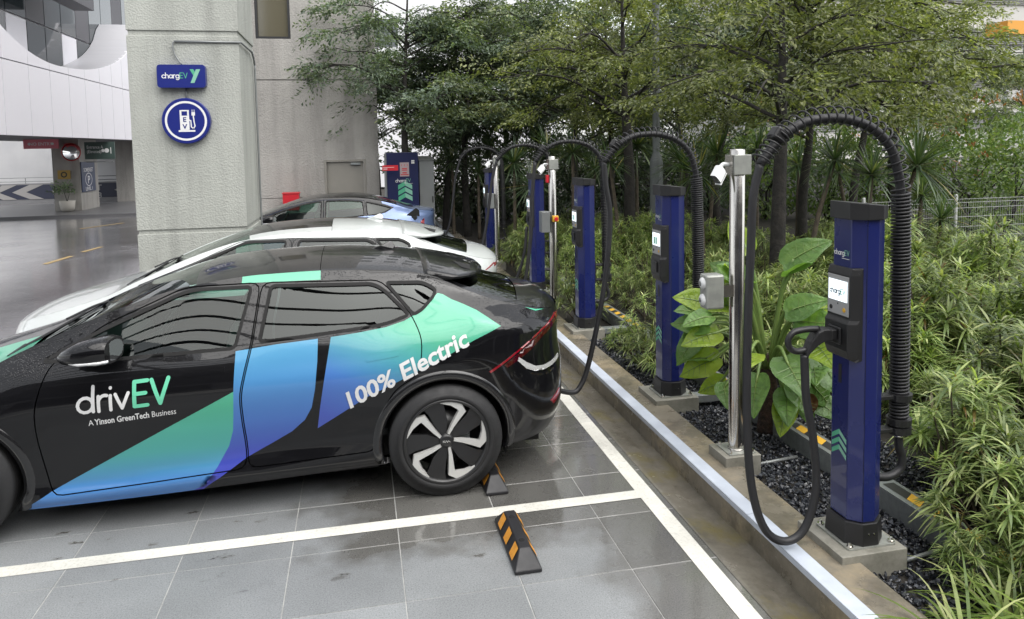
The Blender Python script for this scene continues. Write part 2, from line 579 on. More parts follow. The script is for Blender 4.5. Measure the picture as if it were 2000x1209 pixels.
# thin yellow lane dashes on the wet road
for i, (x0, y0, x1, y1) in enumerate([(-6.42, 17.0, -6.30, 17.0), (0, 0, 0, 0)][:1]):
    pass
mb = MB()
for (xa, ya, xb, yb) in [(-6.45, 16.9, -6.33, 18.05), (-6.33, 18.7, -6.2, 19.6), (-8.35, 24.6, -7.55, 26.1)]:
    d = Vector((xb-xa, yb-ya, 0)); n_ = Vector((-d.y, d.x, 0)).normalized()*.06
    a, b_ = Vector((xa, ya, .001)), Vector((xb, yb, .001))
    mb.add([a-n_, b_-n_, b_+n_, a+n_], [(0, 1, 2, 3)])
mb.build('lane_marking', pm('lane_yellow', (.36, .25, .10), .4), road)
# --- tiled parking floor: every slab its own piece
floor = tag(sheet('parking_floor', -3.66, 1.87, -6, 16.4, -.003, M['grout']), kind='structure')
TX, TY, TX0, TY0 = .604, .565, -1.040, 4.706
def slab_mesh(w, d):
    b = MB().box((0, 0, -.011), (w-.0065, d-.0065, .022))
    o = b.build('tile', M['tile'], None, bevel=.0012, seg=1)
    me = o.data; bpy.data.objects.remove(o)
    return me
full = slab_mesh(TX, TY)
cut = slab_mesh(1.87-1.376+.003, TY)
edge = slab_mesh(TX0-4*TX+3.66+.003, TY)
for j in range(-15, 21):
    yc = TY0 + (j+.5)*TY
    for i in range(-5, 5):
        x0 = TX0+i*TX
        if i == 4: me, xc = cut, (1.376+1.87)/2
        elif i == -5: me, xc = edge, (-3.66+TX0-4*TX)/2
        else: me, xc = full, x0+TX/2
        if (yc < 2.2 or yc > 9.5) and i not in (3, 4) and yc < 2.2 and yc < .5:
            continue
        o = bpy.data.objects.new('tile', me); link(o, floor)
        o.location = (xc, yc, random.uniform(-.0006, .0006))
# floor behind the viewer: one plain sheet of the same slabs
tag(sheet('parking_floor', -3.66, 1.87, -30, -3.8, -.003, M['tile']), kind='structure')
# --- painted bay lines
def strip(name, x0, x1, y0, y1, parent=floor, z=.003):
    return sheet(name, x0, x1, y0, y1, z, M['line'], parent)
strip('bay_end_line', 1.72, 1.828, -5, 16.3)
for y in (-2.8, -.4, 1.98, 4.31, 6.72, 9.1, 11.5, 13.9):
    strip('bay_line', -3.4, 1.72, y, y+.107)
# --- drain channel
prof = [(1.87, .001), (1.885, .006), (1.90, .002), (1.99, -.012), (2.03, -.030), (2.075, -.036), (2.135, -.03)]
ys = [-8, 24]
v = [(x, y, z) for y in ys for (x, z) in prof]
n_ = len(prof)
o = mesh_obj('drain_channel', v, [(i, i+1, n_+i+1, n_+i) for i in range(n_-1)], M['drain'], None, smooth=True)
tag(o, kind='structure')
# --- kerb: cast in lengths, with a pale metal edge strip
kerb = tag(MB().span((2.135, -8, -.06), (2.445, 24, .13)).build('kerb', M['kerb'], None, bevel=.006), kind='structure')
mb = MB()
for (a, b_) in ((-8, 1.2), (1.204, 3.72), (3.724, 6.2), (6.204, 24)):
    mb.span((2.131, a, .131), (2.228, b_, .136)).span((2.130, a, .104), (2.1335, b_, .136))
mb.build('edge_strip', M['alu_strip'], kerb)
# --- planting bed
tag(sheet('planting_bed', 2.445, 60, -8, 60, .035, M['soil']), kind='structure')
def gravel(n, x0, x1, y0, y1):
    ico = np.array([(0, 0, 1), (.9, 0, .2), (.25, .85, .1), (-.75, .5, .2), (-.7, -.55, .15), (.3, -.9, .2), (0, 0, -.8)])
    tri = np.array([(0, 1, 2), (0, 2, 3), (0, 3, 4), (0, 4, 5), (0, 5, 1), (6, 2, 1), (6, 3, 2), (6, 4, 3), (6, 5, 4), (6, 1, 5)])
    c = np.stack([rng.uniform(x0, x1, n), rng.uniform(y0, y1, n), .04+rng.uniform(0, .02, n)], 1)
    s = rng.uniform(.008, .019, (n, 1, 1))*rng.uniform(.6, 1.3, (n, 1, 3))
    q = rng.normal(size=(n, 3, 3)); q, _ = np.linalg.qr(q)
    V = np.einsum('nij,kj->nki', q, ico)*s*(1+.25*rng.normal(size=(n, 7, 1))) + c[:, None, :]
    Fc = (tri[None]+7*np.arange(n)[:, None, None]).reshape(-1, 3)
    return V.reshape(-1, 3), Fc
m, t, b = newmat('black_gravel')
info = nd(t, 'ShaderNodeNewGeometry')
r_ = ramp(t, info.outputs['Random Per Island'], [(.0, (.008, .009, .012)), (.8, (.03, .033, .042)), (.985, (.07, .075, .085)), (1.0, (.22, .22, .22))])
t.links.new(r_.outputs[0], b.inputs['Base Color']); b.inputs['Roughness'].default_value = .28
M['gravel'] = m
V, Fc = gravel(21000, 2.45, 3.75, 2.2, 8.4)
g_ = mesh_obj('gravel', V, Fc, M['gravel'])
tag(g_, 'black wet gravel covering the bed around the charger plinths', 'gravel', kind='stuff')

# --- cable trunking along the bed with striped hazard tape
tray = thing('cable_trunking', 'low grey metal cable trunking with yellow and black tape on its lid', 'trunking', (3.02, 0, 0))
MB().span((0, 2.2, .045), (.13, 13.5, .185)).build('trough', M['galv'], tray, bevel=.003)
MB().span((-.004, 2.2, .187), (.134, 13.5, .197)).build('lid', M['galv'], tray, bevel=.002)
tb = pm('tape_black', (.02, .02, .02), .5)
for (a, b_) in ((2.45, 3.75), (3.95, 4.75), (5.0, 5.55), (5.75, 7.1), (7.6, 8.9), (9.3, 10.4)):
    mb = MB(); y = a; k = 0
    mb.add([(.03, a, .1985), (.105, a, .1985), (.105, b_, .1985), (.03, b_, .1985)], [(0, 1, 2, 3)], 1)
    while y < b_-.1:
        mb.add([(.03, y, .1995), (.105, y+.05, .1995), (.105, min(y+.15, b_), .1995), (.03, min(y+.10, b_), .1995)], [(0, 1, 2, 3)], 0)
        y += .2
    mb.build('hazard_tape', [M['yellow_print'], tb], tray)
for y in (2.9, 4.45, 6.8):
    tag(MB().tube([(2.56, y, .06), (2.95, y+.03, .07)] if y != 2.9 else [(2.74, y+.3, .07), (3.0, y+.33, .08)], .012, 8).build('conduit_stub', M['grey_box'], None, smooth=True),
        {2.9: 'short grey conduit from the nearest charger plinth to the trunking', 4.45: 'short grey conduit pipe lying on black gravel beside the nearest camera pole',
         6.8: 'short grey conduit pipe in gravel near the second charger'}[y], 'conduit')
for y in (5.62, 7.98):
    MB().span((-.31, y-.05, .10), (-.002, y+.05, .16)).build('branch_duct', M['galv'], tray, bevel=.002)

# --- entrance pillar
pil = thing('pillar', 'square stucco pillar in pale greenish grey carrying the blue signs', 'pillar', (-2.08, 10.72, 0))
W2, D2 = .66, .725
for (a, b_, s, nm) in ((-.05, 1.25, 0, 'lower_block'), (1.25, 1.30, -.018, 'groove'), (1.30, 3.74, 0, 'shaft'), (3.74, 3.80, -.018, 'groove'), (3.80, 9, 0, 'upper_block')):
    MB().span((-W2-s, -D2-s, a), (W2+s, D2+s, b_)).build(nm, M['stucco_green'], pil, bevel=.008 if s == 0 else 0)

# --- service building wall behind
bl = thing('service_building', 'grey stucco building block with small window and service door', 'building', (-2.7, 18, 0))
hole = [(-2.18+2.7, 4.86, -1.40+2.7, 6.6), (-.76+2.7, 0, .22+2.7, 2.04)]
def wall_with_holes(mb, x0, x1, z0, z1, holes, y=0.0, d=.25):
    xs = sorted({x0, x1, *[h[0] for h in holes], *[h[2] for h in holes]})
    for a, b_ in zip(xs[:-1], xs[1:]):
        hs_ = sorted([(h[1], h[3]) for h in holes if h[0] <= a+1e-6 and h[2] >= b_-1e-6])
        z = z0
        for (p, q) in hs_:
            if p > z: mb.span((a, y, z), (b_, y+d, p))
            z = q
        if z < z1: mb.span((a, y, z), (b_, y+d, z1))
zs = [(-.05, 1.15), (1.165, 3.9), (3.93, 7.2), (7.23, 11)]
for (a, b_) in zs:
    mb = MB()
    wall_with_holes(mb, -.9, 3.225, a, b_, [(h[0], max(h[1], a), h[2], min(h[3], b_)) for h in hole if h[1] < b_ and h[3] > a])
    mb.build('wall_course', M['stucco_grey'], bl)
mb = MB(); mb.span((-.88, .03, -.05), (hole[1][0], .24, 4.8)).span((hole[1][2], .03, -.05), (3.2, .24, 4.8)).span((hole[1][0], .03, 2.04), (hole[1][2], .24, 4.8))
mb.span((3.0, .252, -.05), (3.22, 9, 11))
mb.build('core', M['stucco_grey'], bl)
door_m = pm('door_paint', (.26, .245, .215), .5, col2=(.235, .225, .2), vscale=3)
dr = MB().span((hole[1][0]+.06, .05, .02), (hole[1][2]-.06, .09, 1.98)).build('door', door_m, bl, bevel=.003)
mb = MB()
mb.span((hole[1][0]+.003, -.012, 0), (hole[1][0]+.058, .12, 2.037)).span((hole[1][2]-.058, -.012, 0), (hole[1][2]-.003, .12, 2.037)).span((hole[1][0]+.058, -.010, 1.982), (hole[1][2]-.058, .12, 2.037))
mb.build('door_frame', door_m, dr)
MB().span((hole[1][2]-.36, -.02, 1.90), (hole[1][2]-.13, .045, 1.95)).build('door_closer', M['galv'], dr, bevel=.004)
w = MB().span((hole[0][0], .10, 4.86), (hole[0][2], .12, 6.6)).build('window', pm('window_bronze', (.10, .09, .06), .12, spec=.7), bl)
mb = MB(); x0, z0, x1, z1 = hole[0]; t_ = .055
mb.span((x0+.002, .02, z0+.002), (x0+t_, .098, z1)).span((x1-t_, .02, z0+.002), (x1-.002, .098, z1)).span((x0+t_, .022, z0+.002), (x1-t_, .098, z0+t_))
mb.build('window_frame', pm('frame_black', (.015, .015, .016), .4), w)
MB().span((3.0-.02, -.03, 1.02), (3.08, .0, 1.10)).build('switch_box', M['grey_box'], bl, bevel=.005)

rb = thing('fire_hose_box', 'red metal box standing against the grey wall', 'box', (-1.50, 17.6, 0))
MB().span((-.18, -.15, .9), (.18, .2, 1.28)).build('box_body', M['red_paint'], rb, bevel=.012)
MB().span((-.195, -.165, 1.281), (.195, .215, 1.305)).build('box_lid', M['red_paint'], rb, bevel=.005)
MB().span((-.15, -.05, 0), (-.10, .05, .9)).span((.10, -.05, 0), (.15, .05, .9)).build('box_stand', M['grey_box'], rb)

# --- charging cabinet
cab = thing('charging_cabinet', 'tall dark blue charging cabinet with green chevrons beside the grey wall', 'cabinet', (1.03, 17.0, 0))
MB().span((-.36, 0, .1), (.36, .7, 2.18)).build('cabinet_body', pm('cab_blue', (.008, .012, .06), .35), cab, bevel=.01)
MB().span((-.385, .02, .05), (-.362, .68, 2.16)).build('cabinet_side', M['grey_box'], cab)
plc = lambda u, v_, l: (u, -.003-l, v_)
brand('chargEV', -.17, 1.50, .076, plc, cab, 'lettering', [M['white_print'], M['mint_pale']], .13)
MB().span((-.02, -.003, 1.462), (.22, -.001, 1.468)).build('underline', M['white_print'], cab)
def chevrons(parent, plc, cx, z0, w, h, gap, th, n=3, mats=(M['mint_print'], M['mint_pale']), name='chevron'):
    for k in range(n):
        z = z0+k*gap
        mb = MB()
        L = [(cx-w/2, z), (cx, z+h), (cx, z+h+th), (cx-w/2, z+th)]
        Rr = [(cx, z+h), (cx+w/2, z), (cx+w/2, z+th), (cx, z+h+th)]
        mb.add([plc(*p, 0) for p in L], [(0, 1, 2, 3)], 0).add([plc(*p, 0) for p in Rr], [(0, 1, 2, 3)], 1)
        mb.build(name, list(mats), parent)
chevrons(cab, plc, .045, 1.06, .32, .09, .135, .10)
nb = MB().span((-.065, -.008, 1.63), (.145, -.0025, 1.95)).build('notice_board', pm('notice_pink', (.36, .29, .30), .5), cab)
MB().span((-.02, -.0095, 1.80), (.10, -.0082, 1.82)).span((-.02, -.0095, 1.765), (.10, -.0082, 1.785)).span((-.03, -.0095, 1.87), (-.02, -.0082, 1.91)).span((.035, -.0095, 1.87), (.045, -.0082, 1.91)).span((.10, -.0095, 1.87), (.11, -.0082, 1.91)).span((-.05, -.0095, 1.66), (.13, -.0082, 1.68)).span((-.01, -.0095, 1.70), (.09, -.0082, 1.725)).build('notice_lines', M['red_paint'], nb)
MB().span((.2, -.01, 1.92), (.27, -.0025, 1.955)).span((.2, -.01, 1.965), (.27, -.0025, 2.0)).build('sticker', M['white_print'], cab)
gc = thing('power_cabinet', 'plain grey steel power cabinet beside the blue charging cabinet', 'cabinet', (1.60, 17.1, 0))
MB().span((-.185, 0, .05), (.155, .75, 1.98)).build('cabinet_body', M['grey_box'], gc, bevel=.008)
MB().add([(-.2, -.03, 1.985), (.17, -.03, 1.985), (.17, .78, 2.07), (-.2, .78, 2.07), (-.2, -.03, 1.995), (.17, -.03, 1.995), (.17, .78, 2.08), (-.2, .78, 2.08)],
         [(0, 3, 2, 1), (4, 5, 6, 7), (0, 1, 5, 4), (1, 2, 6, 5), (2, 3, 7, 6), (3, 0, 4, 7)]).build('cabinet_roof', M['grey_box'], gc)
MB().span((.10, -.012, 1.0), (.125, -.002, 1.15)).build('cabinet_handle', M['black_plastic'], gc)
rs = thing('red_direction_sign', 'narrow red sign board between the grey wall and the blue cabinet', 'sign', (.62, 16.7, 0))
MB().span((-.02, -.01, 0), (.015, .02, 2.02)).build('post', M['grey_box'], rs)
bd = MB().span((-.06, -.03, 1.78), (.29, -.012, 1.90)).build('board', M['red_paint'], rs)
MB().span((-.04, -.0325, 1.85), (.2, -.0305, 1.858)).span((-.04, -.0325, 1.81), (.05, -.0305, 1.825)).build('board_lines', M['white_print'], bd)

# --- two signs on the pillar
sg = thing('brand_sign', 'rounded blue sign reading chargEV with green Y mark on the pillar', 'sign', (-2.10, 9.985, 3.225))
bx = MB()
pr = rrect(.60, .46, .05, 5)
SW, SH = .565, .285
pr = rrect(SW, SH, .045, 5)
bx.add([(p[0], -.10, p[1]) for p in pr] + [(p[0], .006, p[1]) for p in pr], [tuple(range(len(pr)))] + [(i, i+len(pr), (i+1) % len(pr)+len(pr), (i+1) % len(pr)) for i in range(len(pr))])
bx.build('sign_box', M['sign_blue'], sg)
plc = lambda u, v_, l: (u, -.1015-l, v_)
brand('chargEV', -.225, -.025, .066, plc, sg, 'lettering', [M['white_print'], M['mint_print']], .15)
mb = MB()
mb.add([plc(*p, 0) for p in ((.10, .085), (.145, .085), (.175, .025), (.155, -.015))], [(3, 2, 1, 0)], 0)
mb.add([plc(*p, .001) for p in ((.225, .085), (.175, .085), (.105, -.085), (.15, -.085))], [(3, 2, 1, 0)], 1)
mb.build('y_mark', [M['mint_print'], M['mint_pale']], sg)
rd = thing('round_sign', 'round blue sign with white EV pump symbol on the pillar', 'sign', (-2.075, 9.985, 2.67))
rd.scale = (1.09, 1, 1.09)
MB().lathe([(0, -.08), (.255, -.08), (.263, -.072), (.263, .006)], 48, axis='Y').build('disc', M['sign_blue'], rd)
mb = MB(); n = 48
for rr_, rw in ((.215, .012),):
    vv = [((rr_+s*rw)*math.cos(2*PI*k/n), -.0815, (rr_+s*rw)*math.sin(2*PI*k/n)) for k in range(n) for s in (-1, 1)]
    mb.add(vv, [(2*k, 2*k+1, (2*k+3) % (2*n), (2*k+2) % (2*n)) for k in range(n)])
mb.build('white_ring', M['white_print'], rd)
mb = MB(); y_ = -.0815
def q2(a, b_, c, d_): mb.add([(a, y_, b_), (c, y_, b_), (c, y_, d_), (a, y_, d_)], [(0, 1, 2, 3)])
q2(-.085, -.125, .095, -.105); q2(-.065, -.104, .035, .06); q2(-.065, .061, -.045, .125); q2(.015, .061, .035, .125); q2(-.0445, .11, .0145, .125)
q2(.062, .06, .10, .10); q2(.067, .101, .073, .13); q2(.089, .101, .095, .13)
stroke_mesh(mb, [[(.081, .058), (.085, .0), (.095, -.06), (.075, -.09), (.055, -.07), (.052, -.0), (.036, .01)]], .013, lambda u, v_, l: (u, y_-.001, v_))
mb.build('pump_symbol', M['white_print'], rd)
text_on('E', .075, lambda u, v_, l: (u, y_-.0015, v_), M['sign_blue'], rd, 'symbol_letter', .002, 'CENTER', -.015, -.01)
text_on('V', .075, lambda u, v_, l: (u, y_-.0015, v_), M['sign_blue'], rd, 'symbol_letter', .002, 'CENTER', -.015, -.09)
cd = MB().tube(smooth_path([(-1.385, 11.2, .4), (-1.385, 11.2, 3.2), (-1.385, 11.18, 3.52), (-1.385, 10.98, 3.66)], 4), .014, 8)
cd.tube([(-1.385, 10.98, 3.66), (-1.39, 9.985, 3.66), (-2.18, 9.975, 3.665)], .014, 8)
cd.tube(smooth_path([(-2.18, 9.975, 3.665), (-2.20, 9.97, 3.62), (-2.18, 9.97, 3.5), (-2.10, 9.965, 3.37)], 5), .009, 6)
cd.tube([(-2.07, 9.975, 3.1), (-2.07, 9.975, 2.9)], .012, 6)
tag(cd.build('conduit', M['grey_box'], None, smooth=True), 'thin grey conduit running up and around the stucco pillar', 'conduit')

# ------------------------------------------------------------------ far left: clad building over the car park entrance
fb = thing('clad_building', 'white panel clad building with a big round opening above the car park entrance', 'building', (-9.3, 0, 0))
def ell(y):
    u = (y-26.2)/9.0
    if u < 0: u *= 1.6
    return 5.13 + 2.0*(1-math.sqrt(max(0, 1-min(.99, (u/1.05)**2))))*1.55 + .05*abs(u)
seams = [14.5, 16.1, 17.7, 19.3, 20.9, 22.5, 24.15, 25.7, 27.25, 28.75, 30.3, 31.7, 33.05, 34.5, 36, 37.5, 39, 40.5, 42]
for a, b_ in zip(seams[:-1], seams[1:]):
    g = .016
    for (z0, z1) in ((2.84, 4.9), (4.93, None)):
        pts = [(a+g, z0), (b_-g, z0)]
        if z1: pts += [(b_-g, z1), (a+g, z1)]
        else: pts += [(b_-g-(b_-a-2*g)*k/5, ell(b_-g-(b_-a-2*g)*k/5)) for k in range(6)]
        mb = MB(); n = len(pts)
        mb.add([(0, p[0], p[1]) for p in pts] + [(-.12, p[0], p[1]) for p in pts], [tuple(range(n)), tuple(range(2*n-1, n-1, -1))] + [(i, i+n, (i+1) % n+n, (i+1) % n) for i in range(n)])
        mb.build('panel', M['white_clad'], fb)
mb = MB(); ysq = np.linspace(14.5, 42, 60)
vv = [(x, y, ell(y)+.0) for y in ysq for x in (-.02, -1.6)]
mb.add(vv, [(2*i, 2*i+1, 2*i+3, 2*i+2) for i in range(59)])
mb.build('opening_reveal', pm('reveal_grey', (.33, .33, .35), .4), fb)
mb = MB(); mb.span((-.125, 14.5, 2.86), (-.14, 42, 5.0)); mb.build('panel_backing', M['dark_soffit'], fb)
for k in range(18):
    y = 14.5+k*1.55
    m_ = M['white_clad'] if k % 5 in (1, 3) else M['glass_dark']  # white panes put the reflected cladding into the glazing's colour
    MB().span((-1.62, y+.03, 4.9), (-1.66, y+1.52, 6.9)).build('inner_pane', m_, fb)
    MB().span((-1.62, y+.03, 6.96), (-1.66, y+1.52, 9.8)).build('inner_pane', M['glass_dark'] if k % 3 else M['dark_soffit'], fb)
MB().span((-.8, 14.5, 7.6), (-.1, 30.5, 9.4)).build('reflected_band', M['dark_soffit'], fb)  # dark band of the glazing's reflection, built as a solid strip
MB().span((-2.4, 14.5, 3.2), (-1.7, 42, 11)).build('inner_wall', M['white_clad'], fb)
MB().span((-4.5, 14.5, 2.86), (-.15, 42, 3.1)).build('soffit', M['dark_soffit'], fb)
MB().span((-2.15, 31.3, 0), (-1.2, 33.3, 2.86)).build('column', M['stucco_grey'], fb)
MB().span((-1.9, 38, 0), (-.3, 38.9, 2.86)).build('column', M['stucco_grey'], fb)
MB().span((-30, 41, .05), (4, 41.3, 6)).build('back_wall', pm('back_wall', (.52, .52, .52), .8, col2=(.44, .44, .45), vscale=.5), fb)
rk = thing('refuge_kerb', 'low dark kerb around the island below the white building', 'kerb', (-9.3, 30, 0))
MB().span((-7, -.8, -.05), (3.2, 6, .09)).build('kerb_slab', pm('island', (.11, .11, .115), .35), rk, bevel=.02)
MB().span((2.2, -.83, .095), (3.1, -.5, .105)).build('yellow_mark', M['yellow_print'], rk)
cw = thing('chevron_wall', 'low dark blue wall with grey direction chevrons in the car park', 'wall', (-13.5, 39, 0))
MB().span((-9, 0, 0), (5, .2, .92)).build('wall_body', pm('wallbase', (.2, .2, .205), .7), cw)
MB().span((-9, -.02, .17), (5, -.004, .86)).build('blue_band', pm('band_blue', (.018, .022, .045), .5), cw)
gm = pm('chev_grey', (.30, .29, .28), .6)
for x in (-3.7, -2.55, -.9, 1.9):
    MB().add([(x, -.03, .515), (x+.75, -.03, .86), (x+1.35, -.03, .86), (x+.6, -.03, .515), (x+1.35, -.03, .17), (x+.75, -.03, .17)], [(0, 3, 2, 1), (0, 5, 4, 3)]).build('chevron', gm, cw)
text_on('SOMERSET\n3', .38, lambda u, v_, l: (u, -.03, v_), pm('wall_text', (.3, .3, .3), .6), cw, 'wall_text', .01, 'RIGHT', 1.35, .52)
hr = thing('hand_railing', 'thin grey railing above the chevron wall', 'railing', (-13.5, 39.1, 0))
for z in (1.02, 1.20): MB().tube([(-9, 0, z), (5, 0, z)], .022, 6).build('rail', M['grey_box'], hr)
for x in (-8, -6, -4, -2, 0, 2, 4): MB().tube([(x, 0, .92), (x, 0, 1.2)], .018, 6).build('baluster', M['grey_box'], hr)
pk = thing('hanging_red_sign', 'pink red hanging no entry sign under the white building', 'sign', (-11.67, 31.0, 2.69))
pkm = pm('pink_sign', (.62, .17, .21), .5)
MB().span((-.6, -.04, -.18), (.6, .04, .18)).build('sign_board', pkm, pk, bevel=.01)
text_on('NO ENTRY', .16, lambda u, v_, l: (u, -.043, v_), M['white_print'], pk, 'lettering', .002, 'CENTER', 0, -.055)
for x in (-.4, .4): MB().lathe([(0, 0), (.05, 0)], 12, (x, -.043, 0), 'Y').build('sign_symbol', M['white_print'], pk)
for x in (-.3, .3): MB().tube([(x, 0, .17), (x, 0, .3)], .012, 6).build('hanger', M['grey_box'], pk)
gs = thing('hanging_green_sign', 'dark green hanging sign reading Entrance A Elevated', 'sign', (-9.65, 31.0, 2.40))
MB().span((-.53, -.04, -.33), (.53, .04, .33)).build('sign_board', pm('green_sign', (.035, .06, .052), .5), gs, bevel=.01)
text_on('Entrance A\n(Elevated)', .17, lambda u, v_, l: (u, -.043, v_), M['white_print'], gs, 'lettering', 0, 'LEFT', -.45, .08, sx=.75)
mb = MB().lathe([(0, 0), (.085, 0)], 16, (.25, -.043, .0), 'Y').lathe([(0, 0), (.06, 0)], 16, (.12, -.043, .0), 'Y'); mb.span((.385, -.044, -.12), (.41, -.042, .12)); mb.build('sign_symbol', M['white_print'], gs)
MB().tube([(-.5, 0, -.43), (.45, 0, -.43)], .018, 6).build('lower_bar', M['grey_box'], gs)
ps = thing('parking_sign', 'narrow dark blue parking sign with P and LEVEL 1 on column', 'sign', (-10.49, 32.1, 0))
MB().span((.005, -.75, .8), (.03, .75, 1.97)).build('sign_board', pm('navy_sign', (.02, .035, .085), .45), ps)
text_on('SOMERSET', .22, lambda u, v_, l: (.034, u, v_), M['white_print'], ps, 'lettering', .003, 'CENTER', 0, 1.58, sx=1.0)
text_on('LEVEL 1', .2, lambda u, v_, l: (.034, u, v_), M['white_print'], ps, 'lettering', .003, 'CENTER', 0, .84, sx=1.2)
text_on('P', .42, lambda u, v_, l: (.034, u, v_), M['white_print'], ps, 'lettering', .006, 'CENTER', 0, 1.12, sx=1.2)
mb = MB(); n = 32
vv = [(.033, (.36+s*.02)*math.cos(2*PI*k/n), 1.27+(.25+s*.014)*math.sin(2*PI*k/n)) for k in range(n) for s in (-1, 1)]
mb.add(vv, [(2*k, 2*k+1, (2*k+3) % (2*n), (2*k+2) % (2*n)) for k in range(n)]); mb.build('ring', M['white_print'], ps)
yp = thing('yellow_notice', 'small yellow notice plate on the column beside the pot plant', 'notice', (-11.05, 31.28, 1.5))
MB().span((-.22, -.02, -.17), (.22, .0, .17)).build('plate', pm('yellow_plate', (.42, .27, .06), .6), yp)
mb = MB(); vv = [((.09+s*.025)*math.cos(2*PI*k/24), -.022, (.09+s*.025)*math.sin(2*PI*k/24)) for k in range(24) for s in (-1, 1)]
mb.add(vv, [(2*k, 2*k+1, (2*k+3) % 48, (2*k+2) % 48) for k in range(24)]); mb.build('ring', M['black_plastic'], yp)
mr = thing('convex_mirror', 'round convex traffic mirror with red rim on the column', 'mirror', (-10.66, 31.0, 2.36))
MB().lathe([(0, -.10), (.13, -.088), (.24, -.055), (.315, 0)], 32, axis='Y').build('mirror_face', pm('mirror', (.9, .9, .9), .03, metal=1), mr, smooth=True)
MB().lathe([(.316, -.03), (.34, -.02), (.34, .02), (.316, .03), (0, .03)], 32, axis='Y').build('mirror_rim', M['red_paint'], mr, smooth=True)
MB().add([(.35*math.cos(a), y, .35*math.sin(a)) for y in (-.16, .02) for a in np.linspace(.2, PI-.9, 12)], [(i, i+1, 13+i, 12+i) for i in range(11)]).build('mirror_hood', M['red_paint'], mr)
MB().tube([(0, .02, 0), (0, .3, 0)], .02, 6).build('bracket', M['grey_box'], mr)
pt = thing('pot_plant', 'leafy plant in a pale round pot in front of the column', 'plant', (-10.87, 30.9, .09))
MB().lathe([(0, 0), (.17, 0), (.24, .12), (.28, .42), (.26, .42), (.25, .38), (0, .38)], 24).build('pot', pm('pot', (.42, .40, .36), .7), pt, smooth=True)
# ================================================================== CHARGERS
def helix(path, r, turns, n_per=12, squeeze=None):
    """coil wound round a path; path is a dense list of points"""
    P = np.array(path, float)
    seg = np.linalg.norm(np.diff(P, axis=0), axis=1); L = np.concatenate([[0], np.cumsum(seg)])
    N = int(turns*n_per)
    out = []
    T = np.gradient(P, axis=0); T /= np.linalg.norm(T, axis=1)[:, None]
    for k in range(N+1):
        u = k/N
        w = squeeze(u) if squeeze else u
        l = w*L[-1]
        c = np.array([np.interp(l, L, P[:, j]) for j in range(3)])
        t = np.array([np.interp(l, L, T[:, j]) for j in range(3)]); t /= np.linalg.norm(t)
        a = np.array([0, 1.0, 0]); a -= t*(a @ t); a /= np.linalg.norm(a)
        b = np.cross(t, a)
        an = 2*PI*k/n_per
        out.append(tuple(c + r*(a*math.cos(an)+b*math.sin(an))))
    return out

M['screen'] = pm('screen_white', (.75, .8, .83), .15, emit=((.82, .93, 1.0), .55))
M['panel_grey'] = pm('panel_grey', (.30, .30, .30), .4)
M['plate'] = pm('base_plate', (.38, .39, .36), .4, metal=.5, col2=(.30, .31, .29), vscale=14)
M['chrome'] = pm('chrome', (.7, .68, .64), .15, metal=1)

CS = [(-.104, .068), (-.104, -.068), (-.046, -.118), (.024, -.118), (.100, -.058), (.100, .058), (.024, .118), (-.046, .118)]
CS = CS[::-1]
def scaled(poly, d):
    return [(p[0]+d*np.sign(p[0])*(1 if abs(p[0]) > .1 else .45), p[1]+d*np.sign(p[1])*(1 if abs(p[1]) > .1 else .6)) for p in poly]

